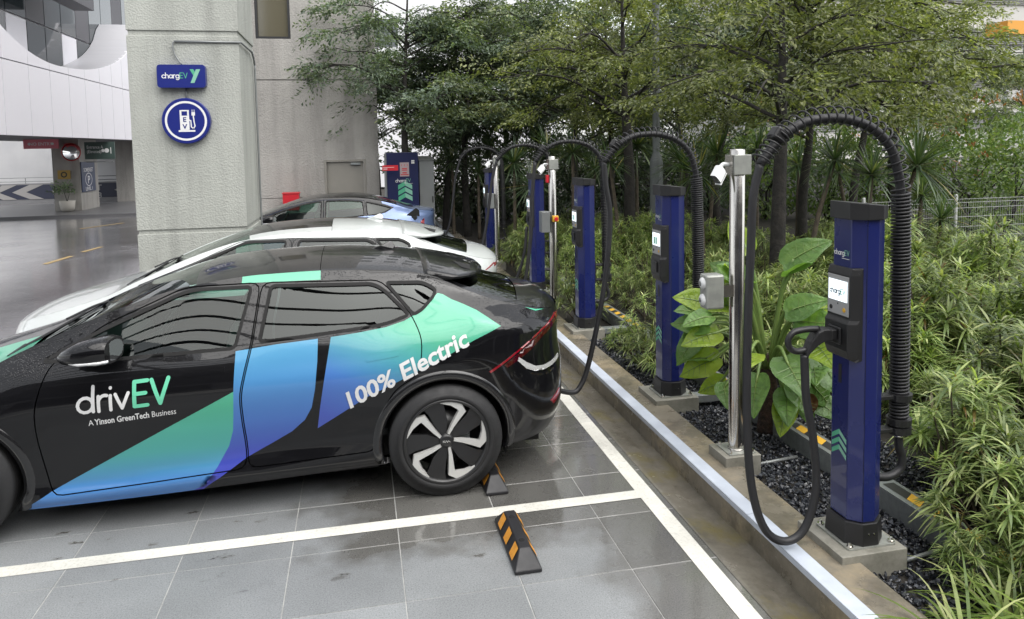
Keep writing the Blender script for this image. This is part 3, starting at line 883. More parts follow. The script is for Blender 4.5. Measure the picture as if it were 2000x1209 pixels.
def charger(label, yc, zscale, plugged, bay, arm, tail, big=True):
    t = thing('ev_charger', label, 'charger', (2.548, yc, .171), group='blue chargers along the kerb')
    t.scale = (1, 1, zscale)
    MB().prism(rrect(.285, .285, .02, 3), 0, .009).build('base_plate', M['plate'], t)
    for sx in (-1, 1):
        for sy in (-1, 1):
            mb = MB().lathe([(0, .0175), (.017, .0165), (.018, .0095)], 10, (sx*.122, sy*.122, 0)).lathe([(0, .034), (.0085, .033), (.0095, .0166)], 6, (sx*.122, sy*.122, 0))
            mb.build('anchor_bolt', M['chrome'], t)
    MB().prism(scaled(CS, .022), .0095, .125, top=scaled(CS, .014)).build('base_cover', M['black_plastic'], t, bevel=.004)
    MB().prism(CS, .126, 1.71).build('column', [M['charger_blue']], t, bevel=.005)
    # cap: slightly wider, roof falling to the rear
    cp = scaled(CS, .018)
    mb = MB(); n = len(cp)
    mb.add([(p[0], p[1], 1.705) for p in cp] + [(p[0], p[1], 1.795-.10*(p[0]+.13)) for p in cp], [tuple(range(n-1, -1, -1)), tuple(range(n, 2*n))] + [(i, (i+1) % n, n+(i+1) % n, n+i) for i in range(n)])
    mb.build('top_cap', M['black_plastic'], t, bevel=.003)
    # front panel with screen and plug holster
    f = MB()
    prof = [(-.112, 1.455), (-.121, 1.42), (-.121, 1.19), (-.135, 1.17), (-.135, 1.03), (-.122, .99), (-.10, .975), (-.06, .98), (-.06, 1.46)]
    def ring(y): return [(p[0]+(.045 if abs(y) > .1 else 0)*(1 if p[0] < -.1 else 0), y, p[1]) for p in prof]
    ysn = [-.112, -.092, .092, .112]
    vv = []
    for y in ysn: vv += ring(y)
    n = len(prof); ff = []
    for k in range(3):
        for i in range(n):
            ff.append((k*n+i, k*n+(i+1) % n, (k+1)*n+(i+1) % n, (k+1)*n+i))
    ff += [tuple(range(n-1, -1, -1)), tuple(3*n+i for i in range(n))]
    f.add(vv, ff); fp = f.build('front_panel', M['black_plastic'], t, bevel=.004)
    sp = MB().span((-.1245, -.084, 1.205), (-.1215, .084, 1.41)).build('screen_plate', M['panel_grey'], fp, bevel=.001, seg=1)
    scr = MB().span((-.1268, -.074, 1.278), (-.1250, .074, 1.385)).build('screen', M['screen'], fp)
    # facing -X: u runs towards -Y
    plx = lambda u, v_, l: (-.1278-l, -u, v_)
    if big:
        dk = pm('screen_ink', (.05, .07, .08), .3)
        tl = pm('screen_teal', (.08, .32, .25), .3)
        brand('chargEV', -.063, 1.315, .0275, plx, fp, 'screen_lettering', [dk, tl], .19)
    else:
        mb = MB()
        for k in range(2): mb.add([plx(*p, 0) for p in ((-.05+.04*k, 1.29), (-.02+.04*k, 1.29), (-.02+.04*k, 1.35), (-.05+.04*k, 1.35))], [(0, 1, 2, 3)])
        mb.build('screen_icons', M['mint_print'], fp)
    for (u, mm, r_) in ((-.055, M['black_plastic'], .011), (.05, M['yellow_print'], .011)):
        MB().lathe([(0, -.1272), (r_, -.1268), (r_+.001, -.1246)], 14, (0, -u, 1.235), 'X').build('button', mm, fp)
    MB().lathe([(0, -.1256), (.005, -.1256)], 10, (0, -.0, 1.262), 'X').build('card_reader_dot', M['black_plastic'], fp)
    MB().span((-.1355, -.05, 1.055), (-.1475, .05, 1.145)).build('socket_collar', M['black_plastic'], fp, bevel=.006)
    # printing on the column
    ply = lambda u, v_, l: (-.1055-l, -u, v_)
    brand('chargEV', -.061, 1.515, .0265, ply, t, 'lettering', [M['white_print'], M['mint_pale']], .16)
    MB().span((-.1062, -.06, 1.497), (-.1055, .0, 1.4995)).build('underline', M['white_print'], t)
    chevrons(t, ply, .0, .44, .118, .040, .042, .026)
    MB().span((-.1058, -.012, .84), (-.1042, .012, .94)).build('key_slot', M['black_plastic'], t)
    for (yy, zz) in ((-.102, 1.43), (.102, 1.43), (-.102, 1.0), (.102, 1.0)):
        MB().lathe([(0, -.0865), (.0045, -.086), (.005, -.078)], 8, (0, yy, zz), 'X').build('panel_screw', M['chrome'], fp)
    for xx in (-.02, .01):
        MB().lathe([(0, -.1395), (.005, -.139), (.0055, -.125)], 8, (xx, 0, .07), 'Y').build('cover_screw', M['chrome'], t)
    MB().span((-.047, -.1192, .13), (-.0455, -.1178, 1.70)).build('seam', M['black_plastic'], t)
    # hose carrier: bracket, coil spring over the cable
    for z in (.56, .74):
        MB().span((.112, -.028, z-.012), (.21, .028, z+.012)).build('bracket_arm', M['black_plastic'], t, bevel=.004)
    MB().span((.0985, -.035, .52), (.118, .035, .80)).build('bracket_plate', M['black_plastic'], t, bevel=.003)
    for z in (.555, .735, .60):
        MB().lathe([(.022, -.02), (.062, -.018), (.064, .018), (.022, .02)], 20, (.256, 0, z)).build('collar', M['black_plastic'], t)
    loc = lambda p: (p[0]-2.548, p[1]-yc, (p[2]-.171)/zscale)
    P = smooth_path([loc(p) for p in arm], 10)
    MB().tube(P, .025, 10).build('inner_hose', M['black_rubber'], t, smooth=True)
    # coil: tight on the upright, open over the arch
    k0 = max(range(len(P)), key=lambda i: P[i][2] if P[i][0] > .12 else -1)
    up = [p for p in P[:k0+1]]
    i_s = max(i for i, p in enumerate(P) if p[0] > .155 and p[2] < 1.83/zscale)
    ln = sum((Vector(P[i+1])-Vector(P[i])).length for i in range(i_s))
    MB().tube(helix(P[:i_s+1], .0435, int(ln/.0185), 12), .008, 5).build('coil_spring', M['black_rubber'], t, smooth=True)
    end = max(i for i, p in enumerate(P) if p[2] > 1.80/zscale)
    Pc = [(p[0], p[1], p[2]+.015*min(1, (k_-i_s)/6)) for k_, p in enumerate(P) if i_s <= k_ <= end]
    MB().tube(helix(Pc, .046, 26, 12, lambda u: (u/.72*.80 if u < .72 else .80+(u-.72)/.28*.20)), .0052, 5).build('coil_spring', M['black_rubber'], t, smooth=True)
    mb = MB(); c = P[end-9]; mb.box((c[0], c[1], c[2]+.03), (.075, .075, .07), rot=Matrix.Rotation(.6, 3, 'Y')); mb.build('hose_clamp', M['black_plastic'], t, bevel=.012)
    low = smooth_path([(.256, 0, .545), (.26, 0, .46), (.28, 0, .40), (.27, 0, .33), (.20, 0, .295), (.105, 0, .305)], 6)
    MB().tube(low, .0225, 10).build('feed_hose', M['black_rubber'], t, smooth=True)
    MB().lathe([(.03, .515), (.033, .52), (.033, .545), (.03, .55)], 16, (.256, 0, 0)).build('gland', M['chrome'], t)
    MB().span((.098, -.04, .27), (.112, .04, .345)).build('feed_flange', M['chrome'], t, bevel=.004)
    if tail:
        Q = smooth_path([loc(p) for p in tail], 8)
        MB().tube(Q, .0215, 10).build('charging_cable', M['black_rubber'], t, smooth=True)
    if plugged:
        # CCS plug seated in the holster: nose, body and open D handle
        g = MB().span((-.185, -.034, 1.075), (-.148, .034, 1.135)).build('plug_nose', M['black_plastic'], t, bevel=.008)
        mb = MB()
        def sl(x, z, w, h): return [(x, -w, z-h), (x, w, z-h), (x, w, z+h), (x, -w, z+h)]
        secs = [sl(-.18, 1.107, .034, .032), sl(-.225, 1.105, .036, .034), sl(-.255, 1.090, .034, .036), sl(-.295, 1.045, .028, .030), sl(-.318, 1.00, .024, .022)]
        vv = [p for s in secs for p in s]
        ff = [(0, 3, 2, 1)] + [(k*4+i, k*4+(i+1) % 4, k*4+4+(i+1) % 4, k*4+4+i) for k in range(4) for i in range(4)] + [(16, 17, 18, 19)]
        mb.add(vv, ff); mb.build('plug_body', M['black_plastic'], t, bevel=.007)
        MB().tube(smooth_path([(-.235, 0, 1.135), (-.31, 0, 1.137), (-.38, 0, 1.125), (-.41, 0, 1.085), (-.398, 0, 1.045), (-.36, 0, 1.025), (-.308, 0, 1.03)], 5), .0165, 10).build('plug_handle', M['black_plastic'], t, smooth=True)
    return t

def plinth(x0, x1, y0, y1, z1, label):
    tag(MB().span((x0, y0, -.02), (x1, y1, z1)).build('concrete_plinth', M['plinth'], None, bevel=.004), label, 'plinth', 'concrete plinths on the kerb')

def arm_pts(yc, zs=1.0):
    pts = [(2.804, yc, .70), (2.802, yc, 1.0), (2.797, yc, 1.5), (2.787, yc, 1.95), (2.768, yc, 2.10), (2.718, yc, 2.235), (2.609, yc, 2.335), (2.458, yc, 2.385), (2.311, yc, 2.388), (2.195, yc, 2.362), (2.081, yc, 2.29), (1.972, yc, 2.165)]
    return [(p[0], p[1], .171+(p[2]-.171)*zs) for p in pts]
yA, yB, yC, yD, yE = 3.335, 5.70, 8.06, 10.38, 14.15
a = arm_pts(yA)
charger('nearest blue charger with its plug in the holster and cable looping down', yA, 1.0, True, 0, a,
        [a[-1], (1.935, yA, 2.0), (1.925, yA-.0, 1.75), (1.912, yA, 1.40), (1.908, yA, .90), (1.935, yA, .52), (2.01, yA, .275), (2.13, yA, .185), (2.245, yA, .24), (2.31, yA, .45), (2.29, yA, .72), (2.248, yA, .93), (2.238, yA, 1.06), (2.232, yA, 1.175)])
def to_car(yc, zs, a, px, py_, pz):
    return [a[-1], (1.985, yc, 2.0*zs), (2.03, yc, 1.70), (1.965, yc, 1.11), (1.86, yc-.01, .56), (1.80, yc-.03, .36), (1.70, py_, .235), (1.60, py_, .26), (px, py_, pz)]
a = arm_pts(yB, .985)
charger('second blue charger with its cable hanging to the black car', yB, .985, False, 1, a, [a[-1], (1.985, yB, 1.95), (2.02, yB, 1.66), (1.963, yB, 1.11), (1.83, yB, .50), (1.735, yB-.02, .285), (1.63, yB-.05, .262), (1.42, yB-.1, .36)], False)
a = arm_pts(yC, .968)
charger('third blue charger standing just behind the second concrete plinth', yC, .968, False, 2, a, [a[-1], (1.93, yC, 1.7), (1.90, yC, 1.2), (1.80, yC, .6), (1.66, yC, .36), (1.42, yC, .40)], False)
a = arm_pts(yD, .955)
charger('fourth blue charger partly behind a steel pole with red tag', yD, .955, False, 3, a, [a[-1], (1.90, yD, 1.8), (1.81, yD, 1.2), (1.72, yD, .75), (1.66, yD, .4), (1.8, yD, .2), (2.2, yD+.05, .3), (2.35, yD, .7), (2.40, yD, 1.1)], False)
a = arm_pts(yE, .94)
charger('farthest blue charger under the trees beside the third camera pole', yE, .94, False, 4, a, [a[-1], (1.87, yE, 1.7), (1.80, yE, 1.2), (1.70, yE, .7), (1.5, yE, .4), (1.35, yE-.1, .55)], False)
for (y, l) in ((yA, 'concrete plinth under the nearest charger'), (yB, 'concrete plinth under the second charger'), (yC, 'concrete plinth under the third charger'), (yD, 'concrete plinth under the fourth charger'), (yE, 'concrete plinth under the farthest charger')):
    plinth(2.338, 2.718, y-.185, y+.205, .17, l)

# ------------------------------------------------------------------ camera poles
def cctv(t, z, aim):
    """bullet camera on a ball arm, pointing towards the bays"""
    MB().lathe([(0, -.062), (.036, -.060), (.038, -.045), (.034, -.042)], 18, (0, -.0, z), 'X').build('mount_plate', M['white_plastic'], t)
    cam_ = MB()
    cam_.tube(smooth_path([(-.06, 0, z), (-.10, 0, z+.004), (-.125, 0, z-.02)], 5), .014, 10)
    arm_ = cam_.build('camera_arm', M['white_plastic'], t, smooth=True)
    d = Vector(aim).normalized(); c0 = Vector((-.115, 0, z-.02))
    s = Vector((0, 1, 0)); up = d.cross(s)
    mb = MB()
    sec = rrect(.092, .082, .022, 4)
    st = [(0, .75), (.012, .95), (.03, 1), (.125, 1), (.14, .97)]
    n = len(sec); vv = []
    for (l, k) in st:
        for p in sec: vv.append(c0 + d*l + s*p[0]*k + up*p[1]*k)
    ff = [tuple(range(n))] + [(k*n+i, k*n+n+i, k*n+n+(i+1) % n, k*n+(i+1) % n) for k in range(len(st)-1) for i in range(n)]
    mb.add(vv, ff); h = mb.build('camera_housing', M['white_plastic'], t, smooth=False)
    mb = MB(); mb.add([c0+d*.137+s*p[0]*.95+up*p[1]*.95 for p in sec], [tuple(range(n-1, -1, -1))])
    vv = [c0+d*.1415+s*p[0]*.95+up*p[1]*.95 for p in sec]
    mb.add(vv, [tuple(range(n-1, -1, -1))]); mb.build('camera_face', M['black_plastic'], h)
    mb = MB(); cc = c0+d*.143
    mb.add([cc+(s*math.cos(2*PI*k/16)+up*math.sin(2*PI*k/16))*.017 for k in range(16)], [tuple(range(15, -1, -1))]); mb.build('lens', M['glass_dark'], h)
    vz = c0 + d*.10
    mb = MB(); mb.add([vz+d*l+s*y_+up*.0425 for (l, y_) in ((-.09, -.042), (.055, -.042), (.055, .042), (-.09, .042))] + [vz+d*l+s*y_+up*.046 for (l, y_) in ((-.09, -.042), (.055, -.042), (.055, .042), (-.09, .042))],
        [(0, 3, 2, 1), (4, 5, 6, 7), (0, 1, 5, 4), (1, 2, 6, 5), (2, 3, 7, 6), (3, 0, 4, 7)]); mb.build('sun_visor', M['white_plastic'], h)

def pole(label, x, y, h, base_z, box, estop=False):
    t = thing('camera_pole', label, 'pole', (x, y, base_z), group='steel camera poles on the kerb')
    MB().span((-.095, -.095, 0), (.095, .095, .006)).build('base_plate', M['plate'], t)
    for sx in (-1, 1):
        for sy in (-1, 1):
            MB().lathe([(0, .028), (.009, .027), (.010, .0065)], 8, (sx*.078, sy*.078, 0)).build('anchor_bolt', M['chrome'], t)
    MB().lathe([(.05, .007), (.05, h), (.047, h+.006), (0, h+.008)], 32).build('tube', M['steel'], t, smooth=True)
    MB().lathe([(.055, .0065), (.055, .014), (.051, .016)], 32).build('foot_ring', M['steel'], t, smooth=True)
    MB().span((-.055, -.066, h-.16), (.066, .066, h-.03)).build('clamp_box', M['plate'], t, bevel=.003)
    MB().span((-.062, -.05, h-.16), (-.0555, .05, h-.03)).build('clamp_plate', M['steel'], t, bevel=.001)
    cctv(t, h-.095, (-.62, -.62, -.5))
    if box == 'speaker':
        b = MB().span((-.245, -.052, .985), (-.115, .052, 1.215)).build('junction_box', M['plate'], t, bevel=.014)
        MB().span((-.115, -.04, 1.06), (-.048, .04, 1.14)).build('box_bracket', M['steel'], t)
        for z in (1.045, 1.155):
            MB().lathe([(0, -.266), (.022, -.264), (.027, -.260), (.037, -.254), (.041, -.243)], 20, (0, 0, z), 'X').build('sounder', M['white_plastic'], b, smooth=True)
            MB().lathe([(0, -.2685), (.015, -.2675), (.017, -.2655)], 16, (0, 0, z), 'X').build('sounder_grille', M['grey_box'], b)
            for yy in (-.03,): pass
    else:
        b = MB().span((-.17, -.09, .98), (-.058, .06, 1.25)).build('junction_box', M['grey_box'], t, bevel=.006)
        if estop:
            e = MB().span((-.03, -.115, 1.115), (.05, -.052, 1.195)).build('stop_box', M['yellow_print'], t, bevel=.008)
            MB().lathe([(0, -.15), (.024, -.148), (.027, -.138), (.018, -.13), (.018, -.1155)], 16, (.01, 0, 1.155), 'Y').build('stop_button', M['red_paint'], e)
            MB().span((-.085, -.03, 1.62), (-.053, .03, 1.72)).build('red_tag', M['red_paint'], t, bevel=.003)
    return t
pole('nearest steel pole with white camera and two round sounders', 2.46, 4.44, 2.03, .195, 'speaker')
pole('steel pole with yellow emergency stop button beside the third charger', 2.47, 9.18, 1.95, .18, 'box', True)
pole('farthest steel pole with small white camera and grey box', 2.47, 13.1, 1.93, .18, 'box', False)
plinth(2.322, 2.578, 4.32, 4.565, .194, 'small concrete plinth under the nearest camera pole')
plinth(2.34, 2.6, 9.05, 9.31, .179, 'small concrete plinth under the emergency stop pole')
plinth(2.34, 2.6, 12.97, 13.23, .179, 'small concrete plinth under the farthest camera pole')

# ------------------------------------------------------------------ wheel stops
orange = pm('reflector_orange', (.72, .32, .035), .5, col2=(.60, .25, .03), vscale=30, bscale=200, bstr=.3)
def wheel_stop(label, x, y, L=.56):
    t = thing('wheel_stop', label, 'wheel stop', (x, y, .003), group='rubber wheel stops')
    W, w, H = .075, .030, .10
    l, e = L/2, L/2-.085
    v = [(-W, -l, 0), (W, -l, 0), (W, l, 0), (-W, l, 0), (-W, -l, .018), (W, -l, .018), (W, l, .018), (-W, l, .018), (-w, -e, H), (w, -e, H), (w, e, H), (-w, e, H)]
    MB().add(v, [(0, 3, 2, 1), (0, 1, 5, 4), (1, 2, 6, 5), (2, 3, 7, 6), (3, 0, 4, 7), (4, 5, 9, 8), (5, 6, 10, 9), (6, 7, 11, 10), (7, 4, 8, 11), (8, 9, 10, 11)]).build('body', M['black_rubber'], t, bevel=.005)
    for sgn in (-1, 1):
        for k in range(3):
            yc = (-.155+.155*k)*L/.56
            for (nm, mm) in (('reflector', orange),):
                p0, p1 = Vector((sgn*(W-.006), 0, .030)), Vector((sgn*(w+.003), 0, H-.006))
                nrm = Vector((sgn*(H-.018), 0, W-w)).normalized()*.0035
                q = [p0+Vector((0, yc-.04, 0))+nrm, p0+Vector((0, yc+.04, 0))+nrm, p1+Vector((0, yc+.04, 0))+nrm, p1+Vector((0, yc-.04, 0))+nrm]
                if sgn > 0: MB().add(q, [(0, 1, 2, 3)]).build(nm, mm, t)
                else: MB().add(q, [(3, 2, 1, 0)]).build(nm, mm, t)
    for k in (-1, 1):
        MB().lathe([(0, H+.002), (.014, H+.002), (.018, H+.0005)], 12, (0, k*.13, 0)).build('bolt_hole', pm('hole_black', (.003, .003, .003), .9) if 'hole_black' not in bpy.data.materials else bpy.data.materials['hole_black'], t)
    return t
wheel_stop('black rubber wheel stop with orange reflectors in the empty bay', .824, 3.955, .59)
wheel_stop('wheel stop half hidden behind the black car rear tyre', .828, 4.868, .59)
# ================================================================== CARS
def pchip(kn):
    x = np.array([k[0] for k in kn], float); y = np.array([k[1] for k in kn], float)
    h = np.diff(x); d = np.diff(y)/h
    m = np.zeros_like(y)
    for i in range(1, len(x)-1):
        if d[i-1]*d[i] > 0:
            w1, w2 = 2*h[i]+h[i-1], h[i]+2*h[i-1]
            m[i] = (w1+w2)/(w1/d[i-1]+w2/d[i])
    m[0], m[-1] = d[0], d[-1]
    def f(t):
        t = np.clip(np.asarray(t, float), x[0], x[-1])
        i = np.clip(np.searchsorted(x, t)-1, 0, len(x)-2)
        u = (t-x[i])/h[i]
        return (1+2*u)*(1-u)**2*y[i] + u*(1-u)**2*h[i]*m[i] + u*u*(3-2*u)*y[i+1] + u*u*(u-1)*h[i]*m[i+1]
    return f

def inside(poly, P):
    """points (N,2) inside polygon"""
    poly = np.asarray(poly); x, y = P[:, 0], P[:, 1]
    r_ = np.zeros(len(P), bool)
    j = len(poly)-1
    for i in range(len(poly)):
        xi, yi = poly[i]; xj, yj = poly[j]
        c = ((yi > y) != (yj > y)) & (x < (xj-xi)*(y-yi)/((yj-yi) if yj != yi else 1e-12)+xi)
        r_ ^= c; j = i
    return r_

def resample(poly, d):
    out = []
    for i in range(len(poly)):
        a, b = np.array(poly[i], float), np.array(poly[(i+1) % len(poly)], float)
        n = max(1, int(np.linalg.norm(b-a)/d))
        for k in range(n): out.append(tuple(a+(b-a)*k/n))
    return out

def grow(poly, d):
    """offset polygon outwards by d (approx.)"""
    P = np.array(poly, float); n = len(P)
    A = sum(P[i][0]*P[(i+1) % n][1]-P[(i+1) % n][0]*P[i][1] for i in range(n))
    s = 1 if A > 0 else -1
    out = []
    for i in range(n):
        e0 = P[i]-P[i-1]; e1 = P[(i+1) % n]-P[i]
        n0 = np.array([e0[1], -e0[0]])/(np.linalg.norm(e0)+1e-9)*s; n1 = np.array([e1[1], -e1[0]])/(np.linalg.norm(e1)+1e-9)*s
        m = n0+n1; m /= max(.5, (m @ m)/1.0)**.5 if (m @ m) > 0 else 1
        k = m @ n0
        out.append(tuple(P[i]+m*d/max(k, .4)))
    return out

def cdt(region, holes, extra, step):
    """triangles inside region, outside holes, with the edges of `extra` polygons kept; returns pts, tris"""
    polys = [resample(p, step) for p in [region]+list(holes)+list(extra)]
    V, E = [], []
    for p in polys:
        n0 = len(V); V += [Vector(q) for q in p]
        E += [(n0+i, n0+(i+1) % len(p)) for i in range(len(p))]
    r_ = np.array(region); lo, hi = r_.min(0), r_.max(0)
    gx = np.arange(lo[0]+step/2, hi[0], step); gz = np.arange(lo[1]+step/2, hi[1], step)
    G = np.array([(x+(step/2 if j % 2 else 0), z) for j, z in enumerate(gz) for x in gx])
    if len(G):
        keep = inside(region, G)
        for h in holes: keep &= ~inside(h, G)
        V += [Vector(q) for q in G[keep]]
    res = delaunay_2d_cdt(V, E, [], 0, 1e-5)
    pts = np.array([p[:] for p in res[0]]); tr = np.array([f for f in res[2] if len(f) == 3])
    c = pts[tr].mean(1)
    keep = inside(region, c)
    for h in holes: keep &= ~inside(h, c)
    return pts, tr[keep]

class Body:
    """car skin: local s runs nose -> tail, y lateral, z up; side is a height field h(s,z)"""
    def __init__(self, rails, top, sR, s_corner, n_corner, s_front, sF):
        self.zr = [pchip(r[0]) for r in rails]; self.hr = [pchip(r[1]) for r in rails]
        self.top = pchip(top); self.sR = pchip(sR); self.sa, self.nc = s_corner, n_corner
        self.sf, self.sF = s_front, pchip(sF)
        S = np.linspace(0, 4.8, 481); Z = np.linspace(.05, 1.7, 331)
        T = np.zeros((len(S), len(Z)))
        for i, s in enumerate(S):
            z = np.array([f(s) for f in self.zr]); h = np.array([f(s) for f in self.hr])
            dz6, dh6 = z[7]-z[6], h[7]-h[6]
            ins = [(.08, .002), (.35, .007), (.68, .007), (.93, .002)]
            z = np.concatenate([z[:7], [z[6]+k_*dz6 for k_, _ in ins], z[7:]]); h = np.concatenate([h[:7], [h[6]+k_*dh6+b_*min(1, dz6/.3) for k_, b_ in ins], h[7:]])
            z = np.maximum.accumulate(z+np.arange(len(z))*1e-4)
            T[i] = pchip(list(zip(z, h)))(Z)
        k = np.exp(-.5*(np.arange(-16, 17)/7.0)**2); k /= k.sum()
        Tp = np.pad(T, ((16, 16), (0, 0)), 'edge'); T = sum(k[j]*Tp[j:j+len(S)] for j in range(33))
        Tp = np.pad(T, ((0, 0), (1, 1)), 'edge'); T = .25*Tp[:, :-2]+.5*Tp[:, 1:-1]+.25*Tp[:, 2:]
        self.S, self.Z, self.T = S, Z, T
    def hb(self, s, z):
        s = np.clip(s, 0, 4.799); z = np.clip(z, .051, 1.699)
        u = (s-self.S[0])/(self.S[1]-self.S[0]); v = (z-self.Z[0])/(self.Z[1]-self.Z[0])
        i = np.minimum(u.astype(int), len(self.S)-2); j = np.minimum(v.astype(int), len(self.Z)-2)
        a, b = u-i, v-j; T = self.T
        return T[i, j]*(1-a)*(1-b)+T[i+1, j]*a*(1-b)+T[i, j+1]*(1-a)*b+T[i+1, j+1]*a*b
    def h(self, s, z):
        s = np.asarray(s, float); z = np.asarray(z, float)
        t = np.clip((s-self.sa)/(self.sR(z)-self.sa), 0, 1)
        c = np.power(np.maximum(1-np.power(t, self.nc), 0), 1/self.nc)
        t2 = np.clip((self.sf-s)/(self.sf-self.sF(z)), 0, 1)
        c2 = np.power(np.maximum(1-np.power(t2, 2.4), 0), 1/2.4)
        return self.hb(s, z)*c*c2
    def side(self, P, off=0.0, sgn=-1):
        s, z = P[:, 0], P[:, 1]
        e = .012
        h = self.h(s, z)
        hs_ = (self.h(s+e, z)-self.h(s-e, z))/(2*e); hz = (self.h(s, z+e)-self.h(s, z-e))/(2*e)
        N = np.stack([-hs_, np.ones_like(h), -hz], 1); N /= np.linalg.norm(N, axis=1)[:, None]
        X = np.stack([s, h, z], 1)+N*(off if np.isscalar(off) else np.asarray(off)[:, None])
        X[:, 1] *= sgn; N[:, 1] *= sgn
        return X, N
    def topz(self, s, eta):
        z8 = self.zr[-1](s); z9 = self.top(s)
        return z8+(z9-z8)*(1-np.abs(eta)**2.3)
    def topP(self, s, eta, off=0.0):
        e = .012
        def pos(s_, t_):
            h8 = self.h(s_, self.zr[-1](s_)-.001)
            return np.stack([s_, t_*h8, self.topz(s_, t_)], -1)
        X = pos(s, eta)
        ds = pos(s+e, eta)-pos(s-e, eta); dt = pos(s, np.clip(eta+e, -1, 1))-pos(s, np.clip(eta-e, -1, 1))
        N = np.cross(ds, dt); N /= (np.linalg.norm(N, axis=-1)[..., None]+1e-12)
        return X+N*off, N

def side_part(B, name, region, mats, parent, holes=(), colour=(), step=.045, off=0.0, sgn=-1, rim=.02):
    """panel cut out of the body side; colour = [(polygon, material index)] kept as crisp edges"""
    pts, tr = cdt(region, holes, [c[0] for c in colour], step)
    cen = pts[tr].mean(1)
    mi = np.zeros(len(tr), int)
    for poly, k in colour: mi[inside(poly, cen)] = k
    X, N = B.side(pts, off, sgn)
    # orient outward
    a, b, c = X[tr[:, 0]], X[tr[:, 1]], X[tr[:, 2]]
    fl = np.einsum('ij,ij->i', np.cross(b-a, c-a), N[tr[:, 0]]) < 0
    tr[fl] = tr[fl][:, ::-1]
    used = np.unique(tr); rem = -np.ones(len(X), int); rem[used] = np.arange(len(used))
    X, N, tr = X[used], N[used], rem[tr]
    verts, faces = list(map(tuple, X)), [tuple(t) for t in tr]
    ln = [N[i] for t in tr for i in t]
    m_ = list(mi)
    if rim:
        cnt = {}
        for t in tr:
            for i in range(3):
                e = (t[i], t[(i+1) % 3]); cnt[e] = cnt.get(e, 0)+1
        bd = [e for e in cnt if (e[1], e[0]) not in cnt]
        inner = {}
        for (i, j) in bd:
            for q in (i, j):
                if q not in inner:
                    inner[q] = len(verts); verts.append(tuple(X[q]-N[q]*rim))
            d = X[j]-X[i]; nn = np.cross(d, N[i]); nn = nn/(np.linalg.norm(nn)+1e-9)
            faces.append((j, i, inner[i], inner[j])); m_.append(0); ln += [nn]*4
    return mesh_obj(name, verts, faces, mats, parent, True, m_, loopn=ln)

def top_part(B, name, sa, sb, mats, parent, e0=-1.0, e1=1.0, ns=14, ne=18, off=0.0, mfun=None, rim=.015):
    E = np.linspace(e0, e1, ne+1); U = np.linspace(0, 1, ns+1)
    f = lambda g, e: g(e) if callable(g) else np.full_like(e, g)
    s0, s1 = f(sa, E), f(sb, E)
    S = s0[None]*(1-U[:, None])+s1[None]*U[:, None]; T = np.repeat(E[None], ns+1, 0)
    X, N = B.topP(S.ravel(), T.ravel(), off)
    n = ne+1
    F = [(i*n+j, (i+1)*n+j, (i+1)*n+j+1, i*n+j+1) for i in range(ns) for j in range(ne)]
    mi = [mfun(S[i, j], (E[j]+E[j+1])/2) if mfun else 0 for i in range(ns) for j in range(ne)]
    V = list(map(tuple, X)); ln = [N[i] for f_ in F for i in f_]
    if rim:
        ring = [j for j in range(n)] + [i*n+ne for i in range(1, ns+1)] + [ns*n+j for j in range(ne-1, -1, -1)] + [i*n for i in range(ns-1, 0, -1)]
        k0 = len(V); V += [tuple(X[a]-N[a]*rim) for a in ring]
        for q in range(len(ring)):
            q1 = (q+1) % len(ring); a, b = ring[q], ring[q1]
            d = X[b]-X[a]; nn = np.cross(N[a], d); nn = -nn/(np.linalg.norm(nn)+1e-9)
            F.append((a, b, k0+q1, k0+q)); mi.append(mi[0]); ln += [nn]*4
    return mesh_obj(name, V, F, mats, parent, True, mi, loopn=ln)

def glass_mat(name, tint, refl=.5, rough=.0):
    m, t, b = newmat(name)
    t.nodes.remove(b)
    out = t.nodes['Material Output']
    tr = nd(t, 'ShaderNodeBsdfTransparent'); tr.inputs[0].default_value = (*tint, 1)
    gl = nd(t, 'ShaderNodeBsdfGlossy'); gl.inputs['Roughness'].default_value = rough; gl.inputs['Color'].default_value = (.95, 1, .98, 1)
    fr = nd(t, 'ShaderNodeFresnel'); fr.inputs['IOR'].default_value = 1.5+refl
    mx = nd(t, 'ShaderNodeMixShader')
    t.links.new(fr.outputs[0], mx.inputs[0]); t.links.new(tr.outputs[0], mx.inputs[1]); t.links.new(gl.outputs[0], mx.inputs[2])
    t.links.new(mx.outputs[0], out.inputs['Surface'])
    return m

